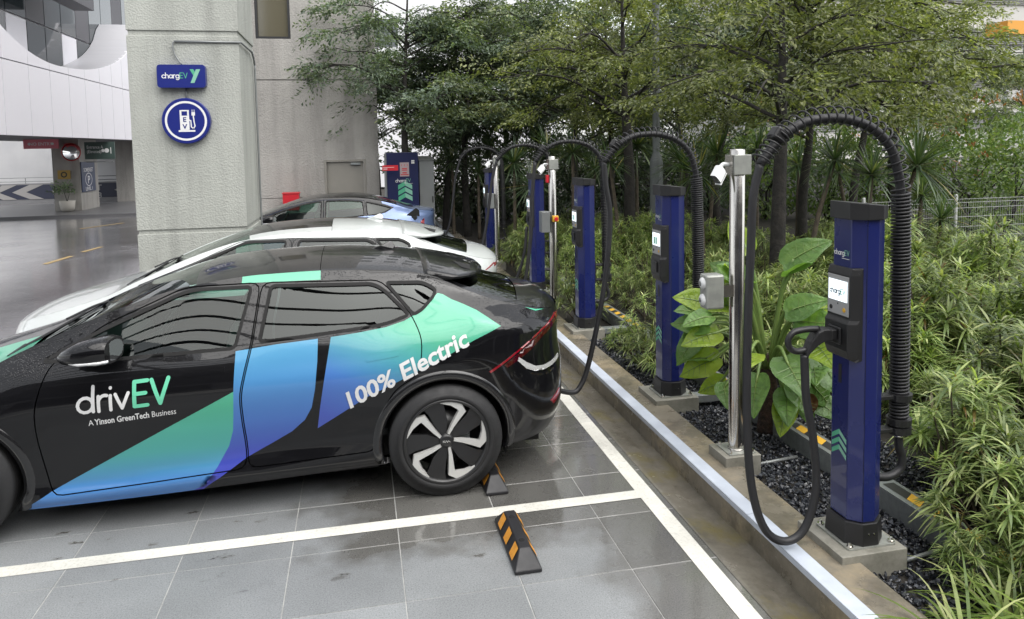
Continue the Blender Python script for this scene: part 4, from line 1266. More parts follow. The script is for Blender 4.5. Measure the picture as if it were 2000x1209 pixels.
def paint(name, col, flake=0.0, metal=0.0, drops=True, rough=.28, coat=1.0, spec=.5):
    m, t, b = newmat(name)
    b.inputs['Base Color'].default_value = (*col, 1); b.inputs['Roughness'].default_value = rough; b.inputs['Metallic'].default_value = metal
    b.inputs['Coat Weight'].default_value = coat; b.inputs['Coat Roughness'].default_value = .012; b.inputs['Specular IOR Level'].default_value = spec
    if drops:
        # rain beads standing on the upward faces
        g = nd(t, 'ShaderNodeNewGeometry')
        sx = nd(t, 'ShaderNodeSeparateXYZ'); t.links.new(g.outputs['Normal'], sx.inputs[0])
        up = ramp(t, sx.outputs[2], [(.35, 0.0), (.6, 1.0)])
        v = nd(t, 'ShaderNodeTexVoronoi'); v.inputs['Scale'].default_value = 95
        t.links.new(g.outputs['Position'], v.inputs['Vector'])
        n = tex_noise(t, 3.0, 4, .6, vec=g.outputs['Position'])
        dens = ramp(t, n.outputs[0], [(.35, .16), (.65, .42)])
        dr = math_n(t, 'LESS_THAN', v.outputs[0], dens.outputs[0])
        hgt = math_n(t, 'MULTIPLY', math_n(t, 'MULTIPLY', math_n(t, 'SUBTRACT', dens.outputs[0], v.outputs[0]), dr), up.outputs[0])
        bn = nd(t, 'ShaderNodeBump'); bn.inputs['Strength'].default_value = .9; bn.inputs['Distance'].default_value = .008
        t.links.new(hgt, bn.inputs['Height'])
        t.links.new(bn.outputs[0], b.inputs['Coat Normal']); t.links.new(bn.outputs[0], b.inputs['Normal'])
    return m

def gradient_wrap(name, stops, axis=2, lo=.2, hi=1.2, rot=None):
    """printed vinyl: colour runs along the panel height"""
    m, t, b = newmat(name)
    tc = nd(t, 'ShaderNodeTexCoord'); sx = nd(t, 'ShaderNodeSeparateXYZ'); t.links.new(tc.outputs['Object'], sx.inputs[0])
    val = sx.outputs[axis]
    if rot:
        val = math_n(t, 'ADD', math_n(t, 'MULTIPLY', sx.outputs[0], rot[0]), math_n(t, 'MULTIPLY', sx.outputs[2], rot[1]))
    u = math_n(t, 'DIVIDE', math_n(t, 'SUBTRACT', val, lo), hi-lo)
    r_ = ramp(t, u, stops)
    t.links.new(r_.outputs[0], b.inputs['Base Color'])
    b.inputs['Roughness'].default_value = .32; b.inputs['Coat Weight'].default_value = .5; b.inputs['Coat Roughness'].default_value = .05
    return m

M['car_black'] = paint('paint_black', (.004, .004, .005), coat=.8, spec=.12)
M['car_white'] = paint('paint_white', (.46, .485, .475))
M['car_blue'] = paint('paint_blue', (.13, .19, .36), metal=.5)
M['gloss_black'] = paint('gloss_black', (.004, .004, .005), rough=.2, coat=.7, spec=.15)
M['clad_black'] = pm('clad_black', (.008, .008, .009), .22, coat=.6)
M['under_black'] = pm('under_black', (.006, .006, .006), .8)
M['cabin_dark'] = pm('cabin_dark', (.035, .038, .04), .7)
M['cabin_seat'] = pm('cabin_seat', (.06, .062, .064), .6)
M['tyre'] = pm('tyre', (.016, .016, .017), .62, bscale=60, bstr=.15, rvar=.1, vscale=20)
M['rim_black'] = pm('rim_black', (.012, .012, .013), .35, coat=.2)
M['rim_silver'] = pm('rim_silver', (.62, .62, .60), .32, metal=.4)
M['disc'] = pm('brake_disc', (.16, .16, .16), .4, metal=.9)
M['lamp_red'] = pm('lamp_red', (.22, .004, .012), .12, coat=1)
M['lamp_dark'] = pm('lamp_dark', (.045, .002, .004), .1, coat=1)
M['silver_trim'] = pm('silver_trim', (.74, .74, .74), .25, metal=.55, bscale=150, bstr=.8)
M['win_glass'] = glass_mat('window_glass', (.36, .56, .49), .0)
M['win_tint'] = glass_mat('window_tint', (.10, .14, .135), .05)
M['screen_glass'] = glass_mat('windscreen_glass', (.34, .42, .38), .1)

def wheel(parent, s, y, sgn, rad=.371, style=0):
    """wheel with tyre, rim and five hooked blades; outer face towards sgn"""
    w = bpy.data.objects.new('wheel', None); link(w, parent); w.location = (s, y, rad)
    w.rotation_euler = (0, 0, 0 if sgn < 0 else PI)
    R0, Ri, hw = rad, .276*rad/.371, .118
    prof = [(Ri-.004, -hw+.02), (Ri+.012, -hw+.006), (Ri+.04, -hw-.002), (R0-.055, -hw+.0), (R0-.02, -hw+.012), (R0-.006, -hw+.028)]
    mb = MB()
    tread = []
    for k, yy in enumerate(np.linspace(-hw+.034, hw-.034, 9)):
        tread.append((R0 if k % 2 == 0 else R0, yy))
    mb.lathe(prof + tread + [(p[0], -p[1]) for p in prof[::-1]], 72, axis='Y')
    ty = mb.build('tyre', M['tyre'], w, smooth=True)
    mb = MB()
    for yy in (-.055, -.018, .018, .055):
        mb.lathe([(R0+.0004, yy-.004), (R0+.0008, yy), (R0+.0004, yy+.004)], 72, axis='Y')
    for k in range(90):
        a = 2*PI*k/90
        for sg in (-1, 1):
            mb.box((0, 0, 0), (.0001, .0001, .0001)) if False else None
            c, s_ = math.cos(a), math.sin(a); c2, s2 = math.cos(a+.012), math.sin(a+.012)
            y0, y1 = sg*.072, sg*.112
            r0, r1 = R0+.0008, R0-.028
            mb.add([(r0*c, y0, r0*s_), (r0*c2, y0, r0*s2), ((R0-.0065)*c2, sg*(hw-.027), (R0-.0065)*s2), ((R0-.0065)*c, sg*(hw-.027), (R0-.0065)*s_)], [(0, 1, 2, 3)])
    mb.build('tread_groove', M['under_black'], ty)
    rim = MB().lathe([(Ri+.006, -hw+.012), (Ri+.004, -hw+.004), (Ri-.012, -hw+.008), (Ri-.02, -hw+.03), (Ri-.03, -.02), (Ri-.03, hw-.02), (Ri, hw-.005)], 48, axis='Y').build('rim', M['rim_black'], w, smooth=True)
    MB().lathe([(.05, .01), (.17, .01), (.17, .03), (.05, .03)], 40, axis='Y').build('brake_disc', M['disc'], w, smooth=True)
    MB().span((.08, -.02, -.09), (.165, .06, .09)).build('brake_caliper', M['galv'], w, bevel=.01)
    yo = -hw+.012
    kr = Ri/.262
    pol = lambda r_, a: (kr*r_*math.sin(R(a)), kr*r_*math.cos(R(a)))
    base0 = 14
    for k in range(5):
        A = base0+72*k
        # dark spoke plate
        pl = [pol(.02, A-40), pol(.03, A+5), pol(.10, A+22), pol(.20, A+26), pol(.252, A+24), pol(.256, A+40), pol(.252, A+54), pol(.13, A+62), pol(.05, A+60)]
        mb = MB(); n = len(pl)
        mb.add([(p[0], yo+.016+.012*(1-min(1, math.hypot(*p)/.25)), p[1]) for p in pl] + [(p[0], yo+.05, p[1]) for p in pl], [tuple(range(n))] + [(i, n+i, n+(i+1) % n, (i+1) % n) for i in range(n)])
        mb.build('spoke_plate', M['rim_black'], w)
        # silver blade: out from the hub, then hooked along the rim
        cen_ = [pol(.045, A+2), pol(.10, A+9), pol(.16, A+13), pol(.208, A+15), pol(.228, A+8), pol(.240, A-6), pol(.250, A-22)]
        wd = [.007, .011, .016, .023, .022, .015, .005]
        vv = []
        C_ = [np.array(c) for c in smooth_path(cen_, 1)]
        W_ = np.interp(np.linspace(0, 6, len(C_)), range(7), wd)
        for i, c in enumerate(C_):
            d = C_[min(i+1, len(C_)-1)]-C_[max(i-1, 0)]; d /= np.linalg.norm(d); nn = np.array([-d[1], d[0]])
            for q, yy in ((c+nn*W_[i], yo+.004), (c-nn*W_[i], yo+.004), (c-nn*(W_[i]+.004), yo+.03), (c+nn*(W_[i]+.004), yo+.03)):
                rr_ = math.hypot(*q)
                if rr_ > Ri-.004: q = q*(Ri-.004)/rr_
                vv.append((q[0], yy+.006*(1-min(1, rr_/.25)), q[1]))
        n = len(C_); ff = [(0, 1, 2, 3)] + [(4*i+j, 4*i+4+j, 4*i+4+(j+1) % 4, 4*i+(j+1) % 4) for i in range(n-1) for j in range(4)] + [(4*n-1, 4*n-2, 4*n-3, 4*n-4)]
        MB().add(vv, ff).build('spoke_blade', M['rim_silver'], w)
    hub = MB().lathe([(0, yo+.003), (.03, yo+.004), (.042, yo+.010), (.05, yo+.03)], 24, axis='Y').build('hub_cap', M['rim_black'], w, smooth=True)
    mb = MB()
    stroke_mesh(mb, [[(-.024, -.007), (-.024, .007)], [(-.024, -.001), (-.012, .007)], [(-.020, .001), (-.012, -.007), (-.002, .006), (.004, -.006), (.010, .005), (.022, -.004)]], .003, lambda u, v_, l: (u, yo+.0022-l, v_))
    mb.build('hub_emblem', M['rim_silver'], hub)
    return w

def car(name, label, X0, Yc, B, W, pal, front_detail=True, group=None):
    """W: dict of side-view outlines (s,z); pal: palette"""
    t = thing(name, label, 'car', (X0, Yc, 0), group=group)
    ax, R0 = W['axles'], W['rad']
    circ = lambda cx, cz, r_: [(cx+r_*math.cos(a), cz+r_*math.sin(a)) for a in np.linspace(0, 2*PI, 40)[:-1]]
    arches = [circ(a, R0, R0+.045) for a in ax]
    s_end = W['s_end']
    up = [(s, float(B.zr[-1](s))) for s in np.linspace(W['s_start'], s_end, 60)]
    dn = [(s, float(B.zr[0](s))) for s in np.linspace(s_end, W['s_start'], 40)]
    outer = up+dn
    for sgn in (-1, 1):
        near = sgn < 0
        colour = [c for c in pal['side']] if near or pal.get('both') else [c for c in pal['side'] if c[1] in pal.get('farok', ())]
        mats = pal['mats']
        doors = []
        for dn_, poly, wins in W['doors']:
            doors.append(poly)
            d = side_part(B, dn_, grow(poly, -.0035), mats, t, holes=[w_ for w_ in wins]+arches, colour=colour, sgn=sgn)
            if near and front_detail and dn_ in W.get('handles', {}):
                hp = W['handles'][dn_]
                side_part(B, 'door_handle', hp, mats, d, off=.0025, sgn=sgn, step=.03, rim=.006, colour=[c for c in colour if c[1]])
        side_part(B, 'body_side', outer, mats, t, holes=[grow(p, .0035) for p in doors]+arches+list(W['qwin']), colour=colour, sgn=sgn)
        for dn_, poly, wins in W['doors']:
            for k, w_ in enumerate(wins):
                side_part(B, 'side_window', grow(w_, .012), [pal['glass'][dn_] if k == 0 else pal['glass']['q']], t, off=-.008, sgn=sgn, step=.06, rim=0)
        for w_ in W['qwin']:
            side_part(B, 'side_window', grow(w_, .012), [pal['glass']['q']], t, off=-.008, sgn=sgn, step=.06, rim=0)
        for w_ in [q for d_ in W['doors'] for q in d_[2]]+list(W['qwin']):
            side_part(B, 'window_trim', grow(w_, .011), [M['under_black']], t, holes=[grow(w_, -.009)], off=.0015, sgn=sgn, step=.05, rim=.006)
        # arch lips
        for a in ax:
            n = 40; vv, NN = [], []
            ang = np.linspace(R(-28), R(208), n)
            for r_, of in ((R0+.043, -.03), (R0+.043, .010), (R0+.085, .012), (R0+.10, .0)):
                P = np.stack([a+r_*np.cos(ang), np.maximum(R0+r_*np.sin(ang), B.zr[0](a)-.0)], 1)
                Xp, Np = B.side(P, of, sgn); vv += list(map(tuple, Xp))
            ff = [(k*n+i, k*n+i+1, (k+1)*n+i+1, (k+1)*n+i) for k in range(3) for i in range(n-1)]
            if sgn > 0: ff = [f[::-1] for f in ff]
            mesh_obj('arch_trim', vv, ff, pal.get('arch', M['clad_black']), t, True)
        for i, a in enumerate(ax):
            wheel(t, a, sgn*W['track'], sgn, R0)
    # wheel wells and floor pan
    mb = MB()
    for a in ax:
        for sgn in (-1, 1):
            n = 20; ang = np.linspace(R(-20), R(200), n); vv = []
            for yy in (.90, .58):
                vv += [(a+(R0+.05)*math.cos(q), sgn*yy, R0+(R0+.05)*math.sin(q)) for q in ang]
            mb.add(vv, [(i, i+1, n+i+1, n+i) for i in range(n-1)])
            mb.add([(a+(R0+.05)*math.cos(q), sgn*.58, R0+(R0+.05)*math.sin(q)) for q in ang], [tuple(range(n))])
    mb.span((.4, -.57, .17), (4.45, .57, .42)); mb.span((ax[0]+.44, -.8, .19), (ax[1]-.44, .8, .36))
    mb.build('underbody', M['under_black'], t)
    # rear face: the tail between the corners
    if W.get('rear'):
        zz = np.linspace(*W['rear'], 26); yy = np.linspace(-1, 1, 33)
        V, NN = [], []
        for z in zz:
            hm = float(B.hb(np.array([s_end]), np.array([z]))[0]); tt = (s_end-B.sa)/(float(B.sR(z))-B.sa)
            ym = hm*(max(1-tt**B.nc, 0))**(1/B.nc) if tt < 1 else 0
            for e in yy:
                y = e*ym
                V.append((B.sa+(float(B.sR(z))-B.sa)*(max(1-(abs(y)/hm)**B.nc, 0))**(1/B.nc), y, z))
        n = len(yy)
        F = [(i*n+j, i*n+j+1, (i+1)*n+j+1, (i+1)*n+j) for i in range(len(zz)-1) for j in range(n-1)]
        mi = []
        for i in range(len(zz)-1):
            zc = (zz[i]+zz[i+1])/2
            for j in range(n-1): mi.append(pal['rear'](zc))
        mesh_obj('rear_bumper', V, F, pal['rear_mats'], t, True, mi)
    for args in pal['tops']:
        nm, sa, sb, mats = args[:4]; kw = args[4] if len(args) > 4 else {}
        top_part(B, nm, sa, sb, mats, t, **kw)
    # cabin
    c0, c1 = W['cabin']
    MB().span((c0+.05, -.66, .62), (c0+.38, .66, .98)).build('dashboard', M['cabin_dark'], t, bevel=.06)
    MB().span((c0, -.74, .38), (c1, .74, .42)).build('cabin_floor', M['cabin_dark'], t)
    for y in (-.36, .36):
        s0 = c0+.98
        st = bpy.data.objects.new('seat', None); link(st, t)
        MB().span((s0-.45, y-.25, .45), (s0+.08, y+.25, .62)).build('cushion', M['cabin_seat'], st, bevel=.05)
        mb = MB(); mb.box((s0+.15, y, .86), (.12, .48, .62), rot=Matrix.Rotation(.25, 3, 'Y')); mb.build('backrest', M['cabin_seat'], st, bevel=.05)
        mb = MB(); mb.box((s0+.26, y, 1.24), (.09, .26, .17), rot=Matrix.Rotation(.2, 3, 'Y')); mb.build('headrest', M['cabin_seat'], st, bevel=.035)
    st = bpy.data.objects.new('rear_seat', None); link(st, t)
    MB().span((c1-.95, -.62, .45), (c1-.4, .62, .6)).build('cushion', M['cabin_seat'], st, bevel=.05)
    mb = MB(); mb.box((c1-.32, 0, .86), (.14, 1.24, .62), rot=Matrix.Rotation(.35, 3, 'Y')); mb.build('backrest', M['cabin_seat'], st, bevel=.05)
    mb = MB()
    cs, cy, cz = c0+.52, .36, .93
    Rm = Matrix.Rotation(R(-62), 3, 'Y')
    ring = [Vector((cs, cy, cz)) + Rm @ Vector((.18*math.cos(a), .18*math.sin(a), 0)) for a in np.linspace(0, 2*PI, 33)]
    mb.tube(ring, .014, 6, cap=False)
    for a in (R(0), R(180), R(270)):
        mb.tube([Vector((cs, cy, cz)), Vector((cs, cy, cz)) + Rm @ Vector((.18*math.sin(a), .18*math.cos(a), 0))], .012, 5)
    mb.tube([Vector((cs, cy, cz)), Vector((cs-.25, cy, cz-.12))], .03, 6)
    mb.build('steering_wheel', M['cabin_dark'], t, smooth=True)
    return t

# ---------------------------------------------------------------- crossover outlines (metres; s from the nose)
zc_ = [(0, .30), (.9, .30), (1.4, .31), (2.5, .40), (3.3, .45), (4.2, .42), (4.8, .40)]
RAILS = [
 ([(0, .24), (.5, .2), (1.25, .185), (3.31, .235), (4.1, .27), (4.5, .27), (4.8, .3)], [(0, .80), (1.2, .865), (3.3, .875), (4.8, .86)]),
 ([(0, .28), (.5, .26), (1.25, .255), (3.31, .30), (4.1, .33), (4.8, .35)], [(0, .84), (1.2, .905), (3.3, .912), (4.8, .90)]),
 (zc_, [(0, .85), (1.2, .885), (2.5, .878), (3.3, .90), (4.8, .925)]),
 ([(0, .5), (.7, .58), (1.4, .60), (3.0, .62), (4.0, .66), (4.8, .6)], [(0, .88), (.8, .935), (1.4, .912), (2.5, .905), (3.2, .918), (3.75, .94), (4.8, .935)]),
 ([(0, .6), (.7, .70), (1.4, .80), (3.0, .82), (4.0, .86), (4.8, .8)], [(0, .88), (.8, .935), (1.4, .932), (2.5, .930), (3.2, .932), (3.8, .942), (4.8, .935)]),
 ([(0, .63), (.7, .78), (1.4, .93), (2.4, .95), (3.2, .97), (3.7, 1.03), (4.0, 1.0), (4.8, .95)], [(0, .87), (.8, .915), (1.4, .905), (2.4, .902), (3.2, .895), (3.7, .905), (4.0, .925), (4.8, .92)]),
 ([(0, .65), (.3, .72), (.7, .835), (1.0, .93), (1.3, 1.01), (1.78, 1.042), (2.45, 1.058), (2.66, 1.085), (3.05, 1.105), (3.38, 1.135), (3.55, 1.17), (3.73, 1.205), (3.96, 1.165), (4.11, 1.12), (4.35, 1.075), (4.8, 1.0)],
  [(0, .84), (.3, .84), (.7, .88), (1.3, .868), (2.45, .858), (3.05, .845), (3.55, .80), (3.73, .785), (3.96, .845), (4.11, .89), (4.35, .90), (4.8, .90)]),
 ([(0, .67), (.3, .77), (.7, .885), (1.0, .975), (1.2, 1.055), (1.4, 1.115), (1.68, 1.225), (2.13, 1.408), (2.3, 1.43), (2.6, 1.432), (3.32, 1.405), (3.55, 1.385), (3.73, 1.335), (3.96, 1.24), (4.11, 1.19), (4.35, 1.13), (4.8, 1.05)],
  [(0, .78), (.3, .78), (.7, .82), (1.2, .82), (1.4, .80), (1.68, .755), (2.13, .68), (2.6, .655), (3.32, .65), (3.55, .655), (3.73, .675), (3.96, .745), (4.11, .775), (4.35, .79), (4.8, .79)]),
 ([(0, .68), (.3, .795), (.7, .91), (1.0, 1.0), (1.2, 1.095), (1.83, 1.345), (2.13, 1.425), (2.6, 1.476), (2.97, 1.482), (3.4, 1.462), (3.68, 1.42), (3.9, 1.325), (4.1, 1.245), (4.35, 1.17), (4.6, 1.10), (4.8, 1.06)],
  [(0, .70), (.3, .71), (.7, .76), (1.2, .755), (1.83, .685), (2.13, .64), (2.6, .605), (3.4, .595), (3.68, .61), (3.9, .655), (4.1, .69), (4.35, .70), (4.8, .70)]),
]
TOP = [(0, .69), (.05, .73), (.3, .855), (.7, .965), (1.1, 1.065), (1.25, 1.10), (1.45, 1.19), (1.79, 1.345), (2.14, 1.475), (2.4, 1.522), (2.97, 1.548), (3.4, 1.528), (3.68, 1.487), (3.9, 1.405), (4.15, 1.315), (4.39, 1.24), (4.6, 1.175), (4.66, 1.13), (4.8, 1.0)]
SR = [(.2, 4.58), (.3, 4.66), (.5, 4.71), (.7, 4.705), (.9, 4.68), (1.0, 4.685), (1.06, 4.69), (1.3, 4.72)]
SF = [(.2, .08), (.5, .0), (.7, .02), (1.0, .1)]
EV = Body(RAILS, TOP, SR, 3.88, 2.6, .75, SF)
fglass = rounded([(1.385, 1.062), (1.68, 1.208), (2.13, 1.395), (2.22, 1.412), (2.545, 1.408), (2.455, 1.066), (1.78, 1.052)], [.02, .05, .12, .1, .03, .03, .05])
rglass = rounded([(2.665, 1.408), (3.31, 1.385), (3.38, 1.345), (3.535, 1.19), (3.38, 1.142), (3.0, 1.115), (2.60, 1.092), (2.635, 1.25)], [.03, .06, .05, .03, .1, .2, .03, .2])
qglass = rounded([(3.40, 1.386), (3.64, 1.375), (3.725, 1.325), (3.70, 1.285), (3.62, 1.215), (3.565, 1.19)], [.02, .04, .03, .05, .05, .02])
fdoor = [(1.425, 1.04), (1.68, 1.232), (2.12, 1.418), (2.22, 1.43), (2.6, 1.432), (2.575, 1.25), (2.55, 1.08), (2.505, .90), (2.48, .78), (2.485, .62), (2.50, .45), (2.50, .315), (1.9, .285), (1.405, .265), (1.375, .45), (1.35, .64), (1.35, .79), (1.385, .94)]
fdoor = rounded(fdoor, .06, 3)
rdoor = [(2.61, 1.432), (3.36, 1.405), (3.45, 1.31), (3.55, 1.19), (3.605, 1.06), (3.60, .95), (3.575, .83), (3.42, .74), (3.34, .60), (3.295, .45), (3.285, .345), (2.51, .315), (2.51, .45), (2.495, .62), (2.49, .78), (2.515, .90), (2.56, 1.08), (2.585, 1.25)]
rdoor = rounded(rdoor, .06, 3)
EVW = dict(axles=(.845, 3.745), rad=.371, track=.835, s_start=.06, s_end=4.60, rear=(.28, 1.10), cabin=(1.25, 3.75),
           doors=[('front_door', fdoor, [fglass]), ('rear_door', rdoor, [rglass])], qwin=[qglass],
           handles={'front_door': rounded([(2.16, .955), (2.165, .918), (2.40, .935), (2.40, .972)], .018), 'rear_door': rounded([(3.24, .965), (3.245, .928), (3.46, .955), (3.46, .992)], .018)})
# printed livery outlines
g_upper = [(3.735, 1.305), (3.77, 1.295), (3.82, 1.265), (3.90, 1.232), (3.98, 1.195), (4.05, 1.15), (4.13, 1.095), (3.95, 1.025), (3.72, .915), (3.48, .81), (3.24, .705), (2.935, .525), (2.955, .66), (2.985, .83), (3.035, 1.092), (3.2, 1.105), (3.38, 1.125), (3.50, 1.155), (3.60, 1.20), (3.68, 1.262)]
b_mid = [(2.462, 1.048), (2.7, 1.072), (2.955, 1.088), (2.948, .95), (2.93, .79), (2.905, .67), (2.86, .59), (2.78, .52), (2.66, .455), (2.50, .375), (2.30, .25), (2.19, .16), (2.10, .10), (2.12, .165), (2.25, .235), (2.33, .34), (2.40, .46), (2.43, .56), (2.44, .68)]
g_low = [(2.448, .815), (2.443, .68), (2.433, .56), (2.40, .46), (2.33, .34), (2.25, .235), (2.12, .165), (1.9, .10), (1.2, .10), (1.22, .185), (1.40, .29)]
mint_roof = [(2.485, 1.434), (2.975, 1.428), (2.975, 1.52), (2.485, 1.52)]
MINT = (.085, .50, .31)
M['wrap_green'] = gradient_wrap('wrap_green', [(0, (0.056, 0.163, 0.459)), (.22, (0.056, 0.192, 0.444)), (.42, (0.059, 0.311, 0.296)), (.75, (0.063, 0.370, 0.229)), (1, (0.074, 0.400, 0.252))], lo=.12, hi=.95)
M['wrap_blue'] = gradient_wrap('wrap_blue', [(0, (0.037, 0.037, 0.370)), (.28, (0.041, 0.063, 0.355)), (.6, (0.056, 0.178, 0.459)), (1, (0.074, 0.311, 0.503))], lo=.15, hi=1.1)
M['wrap_mix'] = gradient_wrap('wrap_mix', [(0, (0.048, 0.081, 0.370)), (.25, (0.052, 0.163, 0.444)), (.45, (0.059, 0.296, 0.340)), (.62, (0.063, 0.370, 0.229)), (1, (0.070, 0.400, 0.252))], lo=1.95, hi=3.15, rot=(.45, 1.0))
M['mint_vinyl'] = pm('mint_vinyl', (0.067, 0.385, 0.244), .3, coat=.5)

lamp = [(4.035, .812), (4.14, .868), (4.24, .925), (4.34, .978), (4.44, 1.028), (4.54, 1.06), (4.60, 1.074), (4.60, 1.062), (4.54, 1.049), (4.44, 1.017), (4.34, .966), (4.24, .912), (4.14, .854), (4.045, .800)]
lampd = [(4.14, .84), (4.24, .90), (4.34, .955), (4.44, 1.007), (4.54, 1.04), (4.60, 1.056), (4.60, 1.03), (4.54, 1.01), (4.44, .975), (4.34, .91), (4.25, .865), (4.16, .82)]
silv = [(4.245, .878), (4.30, .835), (4.37, .792), (4.44, .778), (4.52, .78), (4.60, .79), (4.60, .765), (4.52, .752), (4.44, .748), (4.37, .758), (4.30, .79), (4.235, .855)]

def spoiler(B, t, mat, vent):
    ys = np.linspace(-1, 1, 25); us = np.linspace(0, 1, 9)
    top, bot = [], []
    for e in ys:
        tip = 4.125-.27*abs(e)**3.2; s0 = 3.665
        for u in us:
            s = s0+(tip-s0)*u; y = e*(.615+.03*u)
            z = 1.492-.195*(s-s0)-.055*abs(e)**2.6-.10*(s-s0)**2
            top.append((s, y, z+.004)); bot.append((s, y, z-.012-.05*(1-u)**1.0-.004))
    n = len(us); N0 = len(top)
    F = [(i*n+j, i*n+j+1, (i+1)*n+j+1, (i+1)*n+j) for i in range(len(ys)-1) for j in range(n-1)]
    F = [f[::-1] for f in F]
    F += [tuple(N0+k for k in f[::-1]) for f in F[:]]
    ring = [j for j in range(n)] + [i*n+n-1 for i in range(1, len(ys))] + [(len(ys)-1)*n+j for j in range(n-2, -1, -1)] + [i*n for i in range(len(ys)-2, 0, -1)]
    F += [(a, b, N0+b, N0+a) for a, b in zip(ring, ring[1:]+ring[:1])]
    o = mesh_obj('spoiler', top+bot, F, mat, t, True)
    mb = MB()
    for sg in (-1, 1):
        q = []
        for (s, e) in ((3.90, .35), (3.94, .62), (4.0, .66), (4.03, .38)):
            z = 1.492-.195*(s-3.665)-.055*e**2.6-.10*(s-3.665)**2+.008
            q.append((s, sg*e*.63, z))
        mb.add(q, [(0, 1, 2, 3) if sg > 0 else (3, 2, 1, 0)])
    mb.build('spoiler_vent', vent, o)
    return o

def fin(t, s, z, mat):
    pr = [(-.13, 0), (.06, 0), (.075, .02), (.055, .055), (.03, .058), (-.03, .03)]
    mb = MB(); n = len(pr)
    wd = [.01, .032, .02, .006, .006, .018]
    mb.add([(s+p[0], -w_, z+p[1]) for p, w_ in zip(pr, wd)] + [(s+p[0], w_, z+p[1]) for p, w_ in zip(pr, wd)], [tuple(range(n)), tuple(range(2*n-1, n-1, -1))] + [(i, n+i, n+(i+1) % n, (i+1) % n) for i in range(n)])
    mb.build('shark_fin', mat, t, bevel=.006)

def mirror(t, sgn, mat, s=1.70, z=1.135):
    """door mirror: shell, glass, foot"""
    mb = MB()
    st = [(-.16, .03, .022, -.02), (-.13, .07, .045, -.012), (-.06, .105, .068, 0), (.02, .118, .080, .004), (.09, .118, .080, .006), (.115, .11, .072, .006)]
    n = 16; vv = []
    for (ds, hw, hh, dz) in st:
        for k in range(n):
            a = 2*PI*k/n
            cx, cz = math.copysign(abs(math.cos(a))**.7, math.cos(a)), math.copysign(abs(math.sin(a))**.75, math.sin(a))
            vv.append((s+ds+.035*cx*sgn*sgn*.0-(.04 if True else 0)*(cx*.5), sgn*(.985+hw*cx), z+dz+hh*cz))
    ff = [(k*n+i, k*n+(i+1) % n, (k+1)*n+(i+1) % n, (k+1)*n+i) for k in range(len(st)-1) for i in range(n)]
    ff += [tuple(range(n-1, -1, -1)), tuple((len(st)-1)*n+i for i in range(n))]
    if sgn < 0: ff = [f[::-1] for f in ff]
    o = MB().add(vv, ff).build('door_mirror', mat, t, auto=50)
    vv = [(s+.1165-.02*(math.cos(2*PI*k/n)), sgn*(.985+.095*math.cos(2*PI*k/n)), z+.006+.06*math.sin(2*PI*k/n)) for k in range(n)]
    MB().add(vv, [tuple(range(n))]).build('mirror_glass', pm('mirror_face', (.6, .63, .65), .05, metal=1), o)
    MB().tube([(s-.06, sgn*.83, z-.085), (s-.02, sgn*.90, z-.075), (s+.0, sgn*.97, z-.05)], [.035, .03, .03], 8).build('mirror_foot', M['gloss_black'], o, smooth=True)
    mb = MB(); mb.tube([(s-.15, sgn*1.03, z-.035), (s-.05, sgn*1.085, z-.045), (s+.06, sgn*1.10, z-.04), (s+.112, sgn*1.09, z-.035)], .009, 6); mb.build('turn_signal', M['silver_trim'], o, smooth=True)
    return o

def wipers(t):
    mb = MB()
    mb.tube(smooth_path([(1.14, -.45, 1.075), (1.24, -.1, 1.12), (1.27, .2, 1.135)], 5), .009, 5)
    mb.tube(smooth_path([(1.13, .25, 1.085), (1.23, .5, 1.12), (1.30, .62, 1.13)], 5), .009, 5)
    mb.tube([(1.11, -.62, 1.05), (1.14, -.45, 1.075)], .014, 6)
    mb.build('wiper', M['black_plastic'], t)

GB = M['gloss_black']
hood_e = lambda e: 1.16+.14*np.abs(e)**2
wind_b = lambda e: 1.20+.10*np.abs(e)**2
wind_t = lambda e: 2.16+.05*np.abs(e)**2
pal1 = dict(mats=[M['car_black'], M['wrap_green'], M['wrap_blue'], M['wrap_mix'], M['mint_vinyl'], GB], side=[(g_low, 1), (b_mid, 2), (g_upper, 3), (mint_roof, 4)],
            glass={'front_door': M['win_glass'], 'rear_door': M['win_tint'], 'q': M['win_tint']},
            rear=lambda z: 1 if 1.035 < z < 1.062 else (2 if .30 < z < .42 else 0), rear_mats=[M['car_black'], M['lamp_red'], M['clad_black']],
            tops=[('hood', .06, hood_e, [M['car_black'], M['mint_vinyl']], dict(mfun=lambda s, e: 1 if (e < -.25 and s > .75) else 0)),
                  ('cowl', hood_e, wind_b, [M['black_plastic']], dict(ns=3, off=-.02)),
                  ('windscreen', wind_b, wind_t, [M['screen_glass']], dict(off=-.004, e0=-.97, e1=.97, rim=0)),
                  ('roof_panel', wind_t, 2.97, [M['car_black']]),
                  ('roof_panel', 2.974, 3.675, [M['car_black']]),
                  ('rear_window', 3.66, lambda e: 4.36-.08*np.abs(e)**2, [M['win_tint']], dict(e0=-.9, e1=.9, off=-.004, rim=0)),
                  ('tailgate', 3.66, 4.37, [M['car_black']], dict(e0=-1.0, e1=-.9, ne=3)),
                  ('tailgate', 3.66, 4.37, [M['car_black']], dict(e0=.9, e1=1.0, ne=3)),
                  ('tailgate', lambda e: 4.365-.08*np.abs(e)**2, 4.688, [M['car_black']], dict(e0=-1.0, e1=1.0, off=.001))])
BX0, BYC = .513-3.745, 5.575
c1 = car('crossover_car', 'black electric crossover with green and blue livery in the nearest bay', BX0, BYC, EV, EVW, pal1, group='cars charging in the bays')
